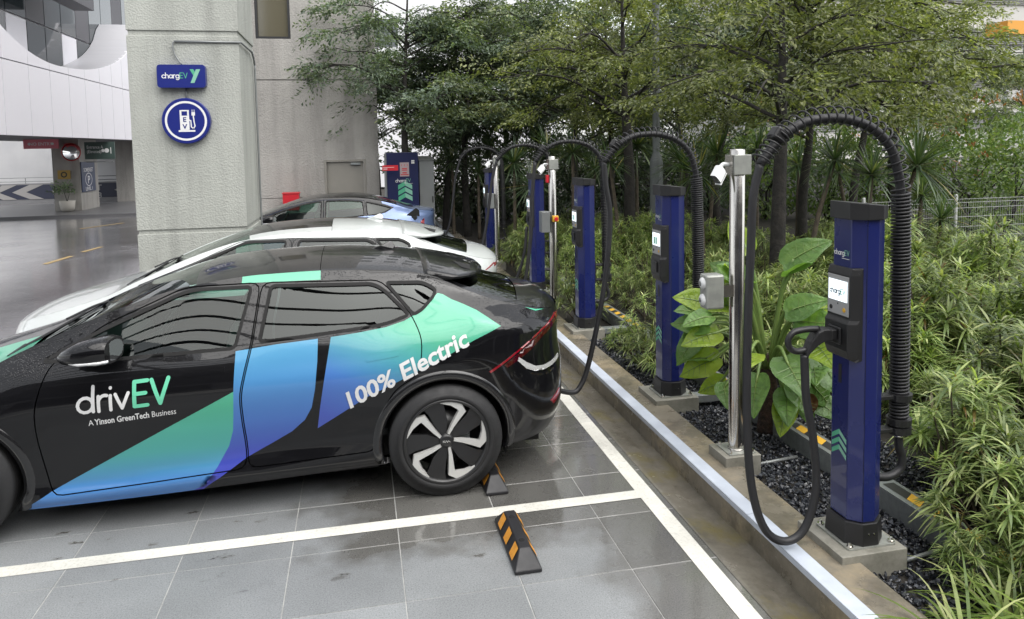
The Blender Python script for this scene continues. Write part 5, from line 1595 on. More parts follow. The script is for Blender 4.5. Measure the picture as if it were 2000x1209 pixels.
for sg in (-1, 1):
    side_part(EV, 'tail_lamp', lamp, [M['lamp_red']], c1, off=.003, sgn=sg, step=.03, rim=.006)
    side_part(EV, 'tail_lamp_lower', lampd, [M['lamp_dark']], c1, off=.002, sgn=sg, step=.03, rim=.004)
    side_part(EV, 'bumper_trim', silv, [M['silver_trim']], c1, off=.004, sgn=sg, step=.03, rim=.006)
spoiler(EV, c1, M['car_black'], M['under_black'])
fin(c1, 3.42, 1.525, M['clad_black'])
for sg in (-1, 1): mirror(c1, sg, GB)
wipers(c1)
for sg in (-1, 1):
    side_part(EV, 'rear_reflector', [(4.50, .505), (4.60, .545), (4.60, .50), (4.53, .47)], [M['lamp_red']], c1, off=.004, sgn=sg, step=.03, rim=.006)
# lettering printed on the near side
def on_side(B, t, off=.0035):
    def f(u, v_, l=0.0):
        X, N = B.side(np.array([[u, v_]]), off+l, -1)
        return tuple(X[0])
    return f
ps_ = on_side(EV, c1)
brand('driv', 1.58, .758, .148, ps_, c1, 'lettering', [M['white_print'], M['mint_print']], .125, slope=.05)
brand('E', 1.885, .758+.05*.305, .148, ps_, c1, 'lettering', [M['white_print'], pm('mint_letter', (.14, .56, .36), .35)], .19, slope=.055)
brand('V', 1.885+.66*.148, .758+.05*.4027, .148, ps_, c1, 'lettering', [M['white_print'], pm('mint_letter', (.14, .56, .36), .35)], .19, slope=.055)
text_on('A', .05, ps_, M['white_print'], c1, 'tagline', 0, 'LEFT', 1.632, .679, .06, width=.028)
text_on('Yinson GreenTech', .052, ps_, M['white_print'], c1, 'tagline', .0011, 'LEFT', 1.667, .681, .06, width=.30)
text_on('Business', .052, ps_, M['white_print'], c1, 'tagline', 0, 'LEFT', 1.978, .6995, .06, width=.135)
def slant(u, v_, l=0.0):
    a = R(24.5); u0, v0 = 3.115, .632
    return ps_(u0+u*math.cos(a)-v_*math.sin(a)*.55, v0+u*math.sin(a)+v_*math.cos(a), l)
text_on('100% Electric', .163, slant, M['white_print'], c1, 'slogan', .0042, 'LEFT', 0, 0, 0, sx=.98)
side_part(EV, 'tailgate_sticker', [(4.34, 1.160), (4.42, 1.135), (4.50, 1.118), (4.42, 1.125)], [M['mint_vinyl']], c1, off=.004, rim=0, step=.03)
# charging inlet plug on the rear bumper
MB().tube([(4.64, .03, .36), (4.72, .03, .34), (4.78, .03, .32)], [.035, .033, .026], 12).build('charge_plug', M['black_plastic'], c1, smooth=True)

# ---------------------------------------------------------------- white and black sister car
GBp = M['gloss_black']
above = [(1.2, 1.02), (1.5, 1.05), (2.45, 1.068), (3.05, 1.115), (3.45, 1.155), (3.60, 1.2), (3.74, 1.31), (3.62, 1.392), (3.32, 1.405), (2.6, 1.436), (2.2, 1.432), (1.68, 1.24), (1.25, 1.08)]
low_blk = [(0, .1), (4.8, .1), (4.8, .46), (0, .34)]
pal2 = dict(mats=[M['car_white'], GBp, M['mint_vinyl']], side=[(above, 1), (low_blk, 1)], both=True,
            glass={'front_door': M['win_glass'], 'rear_door': M['win_tint'], 'q': M['win_tint']},
            rear=lambda z: 1 if 1.035 < z < 1.062 else (2 if z < .6 else 0), rear_mats=[M['car_white'], M['lamp_red'], M['clad_black']],
            tops=[('hood', .06, hood_e, [M['car_white']]),
                  ('cowl', hood_e, wind_b, [M['black_plastic']], dict(ns=3, off=-.02)),
                  ('windscreen', wind_b, wind_t, [M['screen_glass']], dict(off=-.004, e0=-.97, e1=.97, rim=0)),
                  ('roof_panel', wind_t, 2.97, [M['car_white'], GBp], dict(mfun=lambda s, e: 1 if abs(e) < .78 else 0)),
                  ('roof_panel', 2.974, 3.675, [M['car_white'], GBp], dict(mfun=lambda s, e: 1 if e > .02 else 0, ne=24)),
                  ('rear_window', 3.66, lambda e: 4.36-.08*np.abs(e)**2, [M['win_tint']], dict(e0=-.9, e1=.9, off=-.004, rim=0)),
                  ('tailgate', 3.66, 4.37, [M['car_white']], dict(e0=-1.0, e1=-.9, ne=3)),
                  ('tailgate', 3.66, 4.37, [M['car_white']], dict(e0=.9, e1=1.0, ne=3)),
                  ('tailgate', lambda e: 4.365-.08*np.abs(e)**2, 4.688, [M['car_white']], dict(e0=-1.0, e1=1.0, off=.001))])
c2 = car('crossover_car', 'white and black electric crossover parked behind the black one', BX0+.0, 7.98, EV, EVW, pal2, group='cars charging in the bays')
for sg in (-1, 1):
    side_part(EV, 'tail_lamp', lamp, [M['lamp_red']], c2, off=.003, sgn=sg, step=.03, rim=.006)
spoiler(EV, c2, M['car_white'], M['under_black'])
fin(c2, 3.42, 1.525, M['car_white'])
for sg in (-1, 1): mirror(c2, sg, GBp)
wipers(c2)
# ---------------------------------------------------------------- blue saloon
SR2 = RAILS[:5] + [
 ([(0, .60), (.7, .72), (1.4, .88), (2.4, .92), (3.2, .94), (3.7, .97), (4.2, .98), (4.8, .92)], [(0, .85), (.8, .91), (1.4, .905), (2.4, .90), (3.2, .90), (3.7, .91), (4.2, .915), (4.8, .91)]),
 ([(0, .62), (.3, .66), (.7, .77), (1.3, .965), (1.6, 1.0), (2.5, 1.03), (3.2, 1.06), (3.57, 1.085), (3.88, 1.15), (4.2, 1.09), (4.8, 1.02)], [(0, .83), (.7, .87), (1.3, .87), (2.5, .86), (3.2, .85), (3.57, .83), (3.88, .80), (4.2, .87), (4.8, .88)]),
 ([(0, .64), (.3, .70), (.7, .82), (1.2, .985), (1.6, 1.10), (2.0, 1.245), (2.31, 1.33), (2.65, 1.372), (3.09, 1.37), (3.4, 1.34), (3.7, 1.275), (3.88, 1.225), (4.2, 1.135), (4.8, 1.06)], [(0, .76), (.7, .82), (1.2, .82), (1.6, .78), (2.0, .71), (2.65, .65), (3.4, .645), (3.88, .70), (4.2, .77), (4.8, .78)]),
 ([(0, .65), (.3, .725), (.7, .845), (1.2, 1.01), (1.6, 1.14), (2.0, 1.285), (2.31, 1.37), (2.65, 1.405), (3.09, 1.402), (3.4, 1.375), (3.7, 1.315), (3.9, 1.26), (4.2, 1.16), (4.5, 1.115), (4.8, 1.08)], [(0, .69), (.7, .75), (1.2, .75), (1.6, .71), (2.0, .65), (2.65, .60), (3.4, .60), (3.9, .63), (4.2, .69), (4.8, .70)]),
]
TOP2 = [(0, .66), (.3, .78), (.7, .90), (1.2, 1.035), (1.5, 1.115), (2.0, 1.31), (2.4, 1.415), (2.8, 1.457), (3.1, 1.458), (3.5, 1.415), (3.9, 1.31), (4.2, 1.205), (4.5, 1.14), (4.66, 1.115), (4.8, 1.05)]
SD = Body(SR2, TOP2, SR, 3.9, 2.7, .75, SF)
f2 = rounded([(1.45, 1.035), (2.0, 1.225), (2.31, 1.31), (2.62, 1.352), (2.60, 1.04), (1.9, 1.02)], [.02, .1, .1, .03, .03, .05])
r2_ = rounded([(2.70, 1.357), (3.09, 1.352), (3.34, 1.325), (3.36, 1.085), (3.1, 1.068), (2.69, 1.048)], [.03, .1, .03, .03, .1, .03])
q2_ = rounded([(3.40, 1.318), (3.65, 1.262), (3.86, 1.20), (3.72, 1.125), (3.57, 1.095), (3.42, 1.085)], [.03, .1, .04, .06, .05, .03])
d1_ = [(1.42, 1.0), (1.6, 1.10), (2.0, 1.245), (2.31, 1.332), (2.655, 1.375), (2.645, 1.03), (2.62, .8), (2.62, .32), (1.45, .27), (1.38, .6)]
d2_ = [(2.665, 1.375), (3.09, 1.37), (3.37, 1.342), (3.39, 1.09), (3.5, .95), (3.48, .8), (3.34, .62), (3.28, .345), (2.63, .32), (2.63, .8), (2.655, 1.03)]
SDW = dict(axles=(.85, 3.72), rad=.335, track=.84, s_start=.06, s_end=4.60, rear=(.28, 1.09), cabin=(1.35, 3.7), doors=[('front_door', d1_, [f2]), ('rear_door', d2_, [r2_])], qwin=[q2_])
frame = [(1.3, 1.02), (1.6, 1.0), (2.5, 1.03), (3.2, 1.06), (3.57, 1.088), (3.74, 1.12), (3.9, 1.205), (3.72, 1.275), (3.4, 1.342), (3.09, 1.375), (2.65, 1.378), (2.31, 1.335), (2.0, 1.25), (1.6, 1.105)]
roofside = [(1.3, 1.02), (1.6, 1.0), (2.5, 1.2), (3.4, 1.3), (3.70, 1.26), (3.62, 1.5), (2.0, 1.5)]
pal3 = dict(mats=[M['car_blue'], GB], side=[(roofside, 1), (frame, 1)], both=True, glass={'front_door': M['win_glass'], 'rear_door': M['win_glass'], 'q': M['win_tint']},
            rear=lambda z: 0, rear_mats=[M['car_blue']], arch=M['car_blue'],
            tops=[('hood', .06, lambda e: 1.20+.1*e*e, [M['car_blue']]), ('windscreen', lambda e: 1.21+.1*e*e, lambda e: 2.2+.05*e*e, [M['screen_glass']], dict(e0=-.97, e1=.97, rim=0)),
                  ('roof_panel', lambda e: 2.2+.05*e*e, 3.95, [GB], dict(ns=20)), ('boot_lid', 3.955, 4.69, [M['car_blue'], GB], dict(mfun=lambda s, e: 1 if (abs(e) < .72 and s < 4.25) else 0))])
c3 = car('saloon_car', 'metallic blue saloon with dark roof at the far end of the row', 1.43-4.69, 14.22, SD, SDW, pal3, group='cars charging in the bays')
for sg in (-1, 1):
    side_part(SD, 'tail_lamp', [(4.36, .93), (4.44, 1.0), (4.44, .87), (4.40, .85)], [M['lamp_red']], c3, off=.003, sgn=sg, step=.03, rim=.006)
mirror(c3, -1, GB, 1.72, 1.07); mirror(c3, 1, GB, 1.72, 1.07)
# open charge port flap on the near rear wing
X_, N_ = SD.side(np.array([[4.25, 1.02]]), .0, -1); p = Vector(X_[0])
MB().add([p+Vector((-.16, -.0, .02)), p+Vector((.10, -.01, .02)), p+Vector((.09, -.06, .12)), p+Vector((.03, -.08, .17)), p+Vector((-.16, .012, .03)), p+Vector((.10, .0, .03)), p+Vector((.09, -.05, .13)), p+Vector((.03, -.07, .18))],
         [(0, 1, 2, 3), (7, 6, 5, 4), (0, 4, 5, 1), (1, 5, 6, 2), (2, 6, 7, 3), (3, 7, 4, 0)]).build('charge_flap', GB, c3)
MB().lathe([(0, -.012), (.05, -.012), (.055, .0)], 16, (p.x, p.y, p.z), 'Y').build('charge_port', M['black_plastic'], c3)
# ================================================================== PLANTING
def leaf_mat(name, stops, rough=.4, transl=.4, spec=.5, mottled=None):
    m, t, b = newmat(name)
    out = t.nodes['Material Output']
    g = nd(t, 'ShaderNodeNewGeometry')
    r_ = ramp(t, g.outputs['Random Per Island'], stops)
    info = nd(t, 'ShaderNodeObjectInfo')
    v = math_n(t, 'ADD', .78, math_n(t, 'MULTIPLY', info.outputs['Random'], .44))
    n = tex_noise(t, 1.3, 3, .6, vec=g.outputs['Position'])
    nv = ramp(t, n.outputs[0], [(.33, .55), (.67, 1.45)])
    col = mix(t, 1.0, r_.outputs[0], v, 'MULTIPLY')
    col = mix(t, 1.0, col, nv.outputs[0], 'MULTIPLY')
    if mottled:
        n2 = tex_noise(t, 14, 4, .7)
        k = ramp(t, n2.outputs[0], [(.4, 0.0), (.7, 1.0)])
        col = mix(t, k.outputs[0], col, mottled)
        nb = tex_noise(t, 26, 3, .6)
        bump(t, b, nb.outputs[0], .7, .02)
    t.links.new(col, b.inputs['Base Color'])
    b.inputs['Roughness'].default_value = rough; b.inputs['Specular IOR Level'].default_value = spec
    tr = nd(t, 'ShaderNodeBsdfTranslucent'); t.links.new(mix(t, 1.0, col, (1.25, 1.35, .55), 'MULTIPLY'), tr.inputs[0])
    mx = nd(t, 'ShaderNodeMixShader'); mx.inputs[0].default_value = transl
    t.links.new(b.outputs[0], mx.inputs[1]); t.links.new(tr.outputs[0], mx.inputs[2]); t.links.new(mx.outputs[0], out.inputs['Surface'])
    return m
M['leaf_shrub'] = leaf_mat('leaf_shrub', [(0, (0.206, 0.115, 0.045)), (.03, (0.129, 0.103, 0.038)), (.05, (0.091, 0.136, 0.052)), (.4, (0.167, 0.232, 0.080)), (.8, (0.297, 0.361, 0.136)), (1, (0.464, 0.496, 0.244))], .28)
M['leaf_tree'] = leaf_mat('leaf_tree', [(0, (0.069, 0.098, 0.062)), (.5, (0.131, 0.173, 0.098)), (.85, (0.194, 0.237, 0.119)), (1, (0.312, 0.338, 0.188))], .33)
M['leaf_tree_yel'] = leaf_mat('leaf_tree_yellow', [(0, (0.078, 0.096, 0.042)), (.5, (0.138, 0.166, 0.066)), (1, (0.264, 0.282, 0.108))], .35)
M['leaf_tree_dark'] = leaf_mat('leaf_tree_dark', [(0, (0.056, 0.083, 0.062)), (.6, (0.106, 0.144, 0.100)), (1, (0.175, 0.219, 0.144))], .35)
M['leaf_spike'] = leaf_mat('leaf_spike', [(0, (0.033, 0.062, 0.033)), (.6, (0.074, 0.117, 0.059)), (.93, (0.145, 0.181, 0.101)), (1, (0.406, 0.348, 0.131))], .33)
M['leaf_big'] = leaf_mat('leaf_big', mottled=(.09, .18, .05), stops=[(0, (.15, .27, .08)), (1, (.21, .34, .09))], rough=.3, transl=.45)
M['leaf_big_yel'] = leaf_mat('leaf_big_yellow', mottled=(.22, .34, .04), stops=[(0, (.30, .42, .05)), (1, (.36, .46, .07))], rough=.3, transl=.5)
M['leaf_grass'] = leaf_mat('leaf_grass', [(0, (.09, .15, .03)), (.5, (.20, .27, .06)), (1, (.45, .47, .22))], .35)
M['leaf_tip'] = leaf_mat('leaf_tip', [(0, (.30, .13, .05)), (1, (.38, .2, .09))], .4)
M['leaf_photinia'] = leaf_mat('leaf_photinia', [(0, (0.071, 0.121, 0.039)), (.6, (0.126, 0.189, 0.063)), (1, (0.208, 0.258, 0.094))], .4)
M['bark'] = pm('bark', (.030, .026, .022), .85, col2=(.012, .011, .010), vscale=9, bscale=25, bstr=.8, bdist=.02)
M['bark_pale'] = pm('bark_pale', (.10, .08, .055), .85, col2=(.05, .04, .03), vscale=14, bscale=40, bstr=.6, bdist=.01)
M['stem_green'] = pm('stem_green', (.10, .17, .04), .4, col2=(.16, .22, .06), vscale=8)

def nrm(a): return a/(np.linalg.norm(a, axis=-1, keepdims=True)+1e-9)

def strips(Bp, D, L, W, droop, n=3, prof=(.55, 1.0, .75, 0.0)):
    """N strap leaves: base Bp, direction D, length L, width W, bending down by droop"""
    N = len(Bp); ts = np.linspace(0, 1, n+1)
    side = nrm(np.cross(D, np.array([0, 0, 1.0])) + 1e-3*rng.normal(size=D.shape))
    pw = np.interp(ts, np.linspace(0, 1, len(prof)), prof)
    P = Bp[:, None]+D[:, None]*(L[:, None, None]*ts[None, :, None])
    P[..., 2] -= droop[:, None]*L[:, None]*ts[None]**2
    hw = side[:, None]*(W[:, None, None]*pw[None, :, None]*.5)
    V = np.concatenate([P-hw, P+hw], 1)          # (N, 2(n+1), 3)
    k = n+1
    f = []
    for i in range(n): f.append((i, k+i, k+i+1, i+1))
    f = np.array(f)
    F = (f[None]+(2*k*np.arange(N))[:, None, None]).reshape(-1, 4)
    return V.reshape(-1, 3), F

def vjoin(parts):
    V, F, n = [], [], 0
    for v, f in parts:
        V.append(v); F += [tuple(int(i)+n for i in q) for q in f]; n += len(v)
    return np.concatenate(V), F

def make_mesh(name, V, F, mat, smooth=False):
    me = bpy.data.meshes.new(name)
    V = np.asarray(V, np.float32)
    F = np.asarray(F) if not isinstance(F, list) else F
    me.from_pydata(V.tolist(), [], [tuple(f) for f in F] if isinstance(F, list) else F.tolist())
    me.materials.append(mat)
    if smooth: me.polygons.foreach_set('use_smooth', [True]*len(me.polygons))
    me.update()
    return me

def rand_dirs(n, zmin=-.2, zmax=1.0):
    z = rng.uniform(zmin, zmax, n); a = rng.uniform(0, 2*PI, n); r_ = np.sqrt(np.maximum(0, 1-z*z))
    return np.stack([r_*np.cos(a), r_*np.sin(a), z], 1)

def rosette(c, axis, n, L, W):
    """whorl of narrow leaves round a shoot tip"""
    axis = nrm(np.array(axis, float))
    t = rng.uniform(0, 1, n)
    d = rand_dirs(n, -.15, .75)
    a = np.array([1.0, 0, 0]) if abs(axis[0]) < .8 else np.array([0, 1.0, 0])
    u = nrm(np.cross(axis, a)); v = np.cross(axis, u)
    D = nrm(d[:, :1]*u+d[:, 1:2]*v+(d[:, 2:]+.35*t[:, None])*axis)
    Bp = np.array(c)-axis*((1-t)*.11)[:, None]
    return strips(Bp, D, L*rng.uniform(.65, 1.15, n), W*rng.uniform(.8, 1.2, n), rng.uniform(.15, .6, n))

def shrub_meshes(h, rad, nro, nl, L=.19, W=.0155):
    parts, mb = [], MB()
    for k in range(nro):
        a = rng.uniform(0, 2*PI); q = math.sqrt(rng.uniform(.0, 1))
        zz = h*(1-.55*q*q)*rng.uniform(.55, 1.0)
        c = np.array([rad*q*math.cos(a), rad*q*math.sin(a), zz])
        ax_ = nrm(np.array([c[0]*.9, c[1]*.9, .75]))
        parts.append(rosette(c, ax_, nl, L, W))
        if k % 2 == 0:
            b0 = np.array([c[0]*.15, c[1]*.15, 0.0]); md = np.array([c[0]*.55, c[1]*.55, zz*.5])
            mb.tube(smooth_path([b0, md, c-ax_*.05], 4), list(np.linspace(.013, .005, 9)), 5)
    V, F = vjoin(parts)
    f = make_mesh('foliage', V, F, M['leaf_shrub'])
    s = make_mesh('stem', np.array([tuple(v) for v in mb.v]), mb.f, M['bark_pale'])
    return f, s
SH = [shrub_meshes(1.0, .42, 30, 34, .21, .017), shrub_meshes(.9, .46, 34, 36, .15, .012), shrub_meshes(1.15, .40, 30, 32, .24, .019), shrub_meshes(.75, .36, 24, 36, .18, .015), shrub_meshes(1.05, .5, 34, 30, .20, .016), shrub_meshes(.85, .40, 30, 40, .13, .011)]
def put(kind, label, cat, loc, rz, sc, parts, group):
    t = thing(kind, label, cat, loc, rz, group)
    t.scale = (sc, sc, sc) if not hasattr(sc, '__len__') else sc
    for nm, me in parts:
        o = bpy.data.objects.new(nm, me); link(o, t)
        if nm in ('foliage', 'crown', 'young_tips'): o['kind'] = 'stuff'
    return t
def shrub(x, y, sc, label='narrow leaved green shrub in the planting bed', k=None):
    k = rng.integers(len(SH)) if k is None else k
    f, s = SH[k]
    return put('shrub', label, 'shrub', (x, y, .03), rng.uniform(0, 6.28), sc, (('foliage', f), ('stem', s)), 'narrow leaved shrubs in the planting bed')
pts_ = []
def far_enough(x, y, d):
    return all((x-a)**2+(y-b)**2 > d*d for a, b in pts_)
HD = []
tries = 0
while len(pts_) < 215 and tries < 6000:
    tries += 1
    y = rng.uniform(2.3, 16.5); x = rng.uniform(3.45, 10.5)
    if x > 3.0+.86*y or (x > 7.2 and y > 12.0): continue
    if (x-3.0)**2+(y-4.75)**2 < .62 or (3.0 < x < 3.9 and 4.2 < y < 5.4): continue
    if x < 3.75 and 3.6 < y < 5.6: continue
    d = .42 if y < 8 and x < 6 else .56
    if not far_enough(x, y, d): continue
    pts_.append((x, y))
    hh = .78+.16*min(2.0, x-3.4)*(1 if y < 8 else .4)
    row = 'front' if x < 4.2 else ('middle' if x < 5.4 else 'back')
    lev = min((('nearest', 3.3), ('second', 5.7), ('third', 8.06), ('fourth', 10.4), ('farthest', 14.1)), key=lambda q: abs(q[1]-y))[0]
    sc_ = hh*rng.uniform(.85, 1.12)
    HD.append((shrub(x, y, sc_), '%s shrub, hedge %s row by the %s charger' % ('tall' if sc_ > .98 else 'low', row, lev), x/y))
ORD = ['first', 'second', 'third', 'fourth', 'fifth', 'sixth', 'seventh', 'eighth', 'ninth', 'tenth', 'eleventh', 'twelfth', 'thirteenth', 'fourteenth', 'fifteenth', 'sixteenth', 'seventeenth', 'eighteenth', 'nineteenth', 'twentieth', 'twenty first', 'twenty second', 'twenty third', 'twenty fourth', 'twenty fifth', 'twenty sixth', 'twenty seventh', 'twenty eighth', 'twenty ninth', 'thirtieth']
for lb_ in sorted({h_[1] for h_ in HD}):
    for i_, h_ in enumerate(sorted([q for q in HD if q[1] == lb_], key=lambda q: q[2])):
        h_[0]['label'] = '%s, %s from the left' % (lb_, ORD[min(i_, 29)])
for (x, y, s_) in [(2.86, 6.35, .62), (2.75, 6.75, .72), (2.95, 7.15, .8), (2.7, 8.75, .75), (2.9, 9.7, .85), (2.75, 11.2, .9), (2.7, 12.0, .9), (2.95, 12.8, .95), (2.8, 13.6, .9), (2.75, 7.4, .5)]:
    shrub(x, y, s_, 'narrow leaved shrub between kerb and trunking, %s charger' % ('the %s beyond the second' % {6.35: 'nearest one just', 6.75: 'next one', 7.15: 'third one', 7.4: 'smallest one'}[y] if y < 8 else {8.75: 'just past the third', 9.7: 'just before the fourth', 11.2: 'just past the fourth', 12.0: 'second one past the fourth', 12.8: 'midway from fourth to farthest', 13.6: 'just before the farthest'}[y]))
for (x, y, s_) in [(3.28, 3.12, .80), (3.50, 2.85, .9), (3.42, 3.55, .82), (3.10, 2.72, .52), (2.93, 2.95, .36), (3.75, 3.15, 1.0)]:
    shrub(x, y, s_, 'narrow leaved shrub right of the nearest charger, %s' % {3.12: 'overhanging the trunking', 2.85: 'large one at the right edge', 3.55: 'behind the feed hose', 2.72: 'low one near the corner', 2.95: 'smallest one beside the plinth', 3.15: 'tallest one at the right edge'}[y])

# --- spiky dracaena heads on bare stalks
def spike_mesh(n, L, W):
    d = rand_dirs(n, -.45, 1.0)
    V, F = strips(d*.03, d, L*rng.uniform(.7, 1.1, n), W*rng.uniform(.8, 1.2, n), rng.uniform(.05, .35, n)*(1-d[:, 2]*.5), 4, (.7, 1.0, .9, .6, 0))
    return make_mesh('leaf_head', V, F, M['leaf_spike'])
SP = [spike_mesh(120, .62, .024), spike_mesh(100, .55, .022), spike_mesh(140, .72, .026)]
def dracaena(x, y, h, sc=1.0, lean=(0, 0), label='spiky dracaena with a bare stalk under the trees'):
    t = thing('dracaena', label, 'dracaena', (x, y, .03), 0, 'spiky dracaenas under the trees')
    P = smooth_path([(0, 0, 0), (lean[0]*.3, lean[1]*.3, h*.5), (lean[0], lean[1], h)], 5)
    MB().tube(P, list(np.linspace(.045, .028, len(P))), 7).build('stalk', M['bark_pale'], t, smooth=True)
    o = bpy.data.objects.new('leaf_head', SP[rng.integers(3)]); link(o, t); o.location = (lean[0], lean[1], h); o.rotation_euler = (rng.uniform(-.2, .2), rng.uniform(-.2, .2), rng.uniform(0, 6)); o.scale = (sc, sc, sc)
    return t
def ax(px, y): return y*math.tan(YAW+math.atan((px-1000)/1433.15))
DR = []
for (px, y, h, sc, ln) in [(1005, 15, 1.9, 1.1, 0), (1035, 13.5, 1.5, 1, .1), (1075, 16, 2.2, 1.1, -.1), (1120, 14, 2.1, 1.0, 0), (1160, 15.5, 1.7, 1.1, .1), (1200, 13, 1.9, 1.1, -.2), (1245, 15, 2.2, 1.2, 0),
                           (1330, 12, 1.9, 1.1, .1), (1370, 10.5, 1.75, .9, -.1), (1395, 13.5, 2.0, 1.2, .2), (1430, 11.5, 1.5, 1.1, .2), (1610, 9.5, 1.95, 1.0, .5), (1650, 11, 1.7, 1.1, -.3), (1700, 9.0, 1.75, 1.05, .1),
                           (1770, 9.0, 1.85, 1.2, .55), (1800, 10.5, 1.3, .9, .1), (1480, 13, 2.1, 1.2, 0), (1560, 12.5, 1.8, 1.2, 0), (1840, 9.6, 1.0, .8, .05), (885, 18, 1.9, 1.1, 0), (935, 17.5, 1.6, 1.0, 0), (960, 19, 2.2, 1.2, 0)]:
    DR.append((px, y, h, sc, ln))
ordn = ['first', 'second', 'third', 'fourth', 'fifth', 'sixth', 'seventh', 'eighth', 'ninth', 'tenth', 'eleventh', 'twelfth', 'thirteenth', 'fourteenth', 'fifteenth', 'sixteenth', 'seventeenth', 'eighteenth', 'nineteenth', 'twentieth', 'twenty first', 'twenty second']
for i, (px, y, h, sc, ln) in enumerate(sorted(DR)):
    dracaena(ax(px, y)-ln*.5, y, h, sc, (ln, ln*.2), 'spiky dracaena on a bare stalk, %s from the left under the trees' % ordn[i])

# --- trees
def leaflets(P, D, N_, L, W):
    """small pointed leaves: base P, direction D, surface normal N_"""
    n = len(P)
    S = nrm(np.cross(D, N_))
    a = P; b = P+D*(L*.5)[:, None]+S*(W*.5)[:, None]; c = P+D*L[:, None]-N_*(L*.15)[:, None]; d = P+D*(L*.5)[:, None]-S*(W*.5)[:, None]
    V = np.stack([a, b, c, d], 1).reshape(-1, 3)
    F = (np.array([[0, 1, 2, 3]])[None]+4*np.arange(n)[:, None, None]).reshape(-1, 4)
    return V, F
def sprays(C, D, size, nl, leaf):
    """flat feathery sprays: centre line from C along D, leaflets both sides"""
    m = len(C)
    up = nrm(np.array([0, 0, 1.0])+.35*rng.normal(size=(m, 3)))
    S = nrm(np.cross(D, up)); Nn = nrm(np.cross(S, D))
    t = np.tile(np.repeat(np.linspace(.08, 1, nl//2), 2), (m, 1)); sg = np.tile(np.array([1, -1]*(nl//2)), (m, 1))
    br = size[:, None]*.42*np.sin(np.clip(t*1.05, 0, 1)*PI*.62+.35)
    off = rng.uniform(.15, 1.0, (m, nl))
    P = C[:, None]+D[:, None]*(size[:, None]*t)[..., None]+S[:, None]*(sg*br*off)[..., None]
    P[..., 2] -= .25*size[:, None]*(t**2+.4*off**2)
    P += rng.normal(size=P.shape)*.02
    dirs = nrm(D[:, None]*.75+S[:, None]*(sg*.9)[..., None]+.35*rng.normal(size=P.shape)-np.array([0, 0, .25]))
    nn = nrm(Nn[:, None]+.45*rng.normal(size=P.shape))
    K = m*nl
    return leaflets(P.reshape(K, 3), dirs.reshape(K, 3), nn.reshape(K, 3), leaf*rng.uniform(.7, 1.25, K), leaf*.45*rng.uniform(.8, 1.2, K))

def tree_meshes(H, base, rad, nlimb, nspray, leaf, mat, seed, lean=0.0, flat=.55, tr=.105):
    """trunk, limbs and sprays; crown from base to H"""
    global rng
    keep = rng; rng = np.random.default_rng(seed)
    mb = MB()
    tp = smooth_path([(0, 0, 0), (lean*.2+rng.normal()*.05, rng.normal()*.05, base*.6), (lean*.6, rng.normal()*.1, base*1.2), (lean, rng.normal()*.15, H*.92)], 6)
    mb.tube(tp, list(np.interp(np.linspace(0, 1, len(tp)), [0, .08, .5, 1], [tr*1.15, tr, tr*.75, .02])), 9)
    tpa = np.array(tp)
    C, D, Sz = [], [], []
    for k in range(nlimb):
        u = rng.uniform(0, 1)**1.1
        z = base+(H*.9-base)*u
        p0 = np.array([np.interp(z, tpa[:, 2], tpa[:, j]) for j in range(3)])
        a = 2.399*k+rng.normal()*.4
        ln = rad*(1-.6*u**1.5)*rng.uniform(.65, 1.1)
        d = np.array([math.cos(a), math.sin(a), 0])
        p1 = p0+d*ln*.5+np.array([0, 0, ln*.22]); p2 = p0+d*ln+np.array([0, 0, ln*rng.uniform(-.05, .25)])
        lp = smooth_path([p0, p1, p2], 5)
        mb.tube(lp, list(np.linspace(.035*(1-.4*u), .006, len(lp))), 5)
        la = np.array(lp)
        ns = max(3, int(nspray/nlimb))
        ncl = rng.integers(3, 6)
        cw_ = np.sort(rng.uniform(.35, 1.05, ncl))
        for q in range(ncl):
            i = min(len(la)-1, int(cw_[q]*(len(la)-1)))
            cc = la[i]+rng.normal(size=3)*np.array([.32, .32, .16])
            if q: mb.tube([la[max(0, i-2)], (la[i]+cc)/2+np.array([0, 0, .04]), cc], [.012, .008, .004], 4, cap=False)
            rr = rng.uniform(.28, .5)
            for j in range(max(2, ns//ncl)):
                v3 = rng.normal(size=3); v3 /= np.linalg.norm(v3)
                c = cc+v3*rr*rng.uniform(.2, 1.0)*np.array([1, 1, .42])
                out_ = math.atan2(c[1]-cc[1], c[0]-cc[0])*.5+a*.5 if rng.uniform() < .5 else a+rng.normal()*.9
                dd = nrm(np.array([math.cos(out_), math.sin(out_), rng.uniform(-.4, .2)]))
                C.append(c); D.append(dd); Sz.append(rng.uniform(.3, .62))
    V, F = sprays(np.array(C), np.array(D), np.array(Sz), 32, leaf)
    cm = make_mesh('crown', V, F, mat)
    wm = make_mesh('trunk', np.array([tuple(v) for v in mb.v]), mb.f, M['bark'], True)
    rng = keep
    return wm, cm
TR = [tree_meshes(6.6, 2.3, 2.8, 26, 620, .105, M['leaf_tree'], 1), tree_meshes(6.8, 2.4, 2.5, 26, 620, .10, M['leaf_tree_dark'], 2, .4),
      tree_meshes(6.2, 2.3, 2.9, 26, 640, .105, M['leaf_tree'], 3, -.3), tree_meshes(6.4, 2.5, 2.8, 24, 540, .10, M['leaf_tree_yel'], 4, .5),
      tree_meshes(5.6, 2.6, 2.6, 20, 420, .08, M['leaf_tree_yel'], 5, .1, tr=.12), tree_meshes(6.4, 2.75, 2.9, 26, 640, .09, M['leaf_tree_dark'], 6, -.2)]
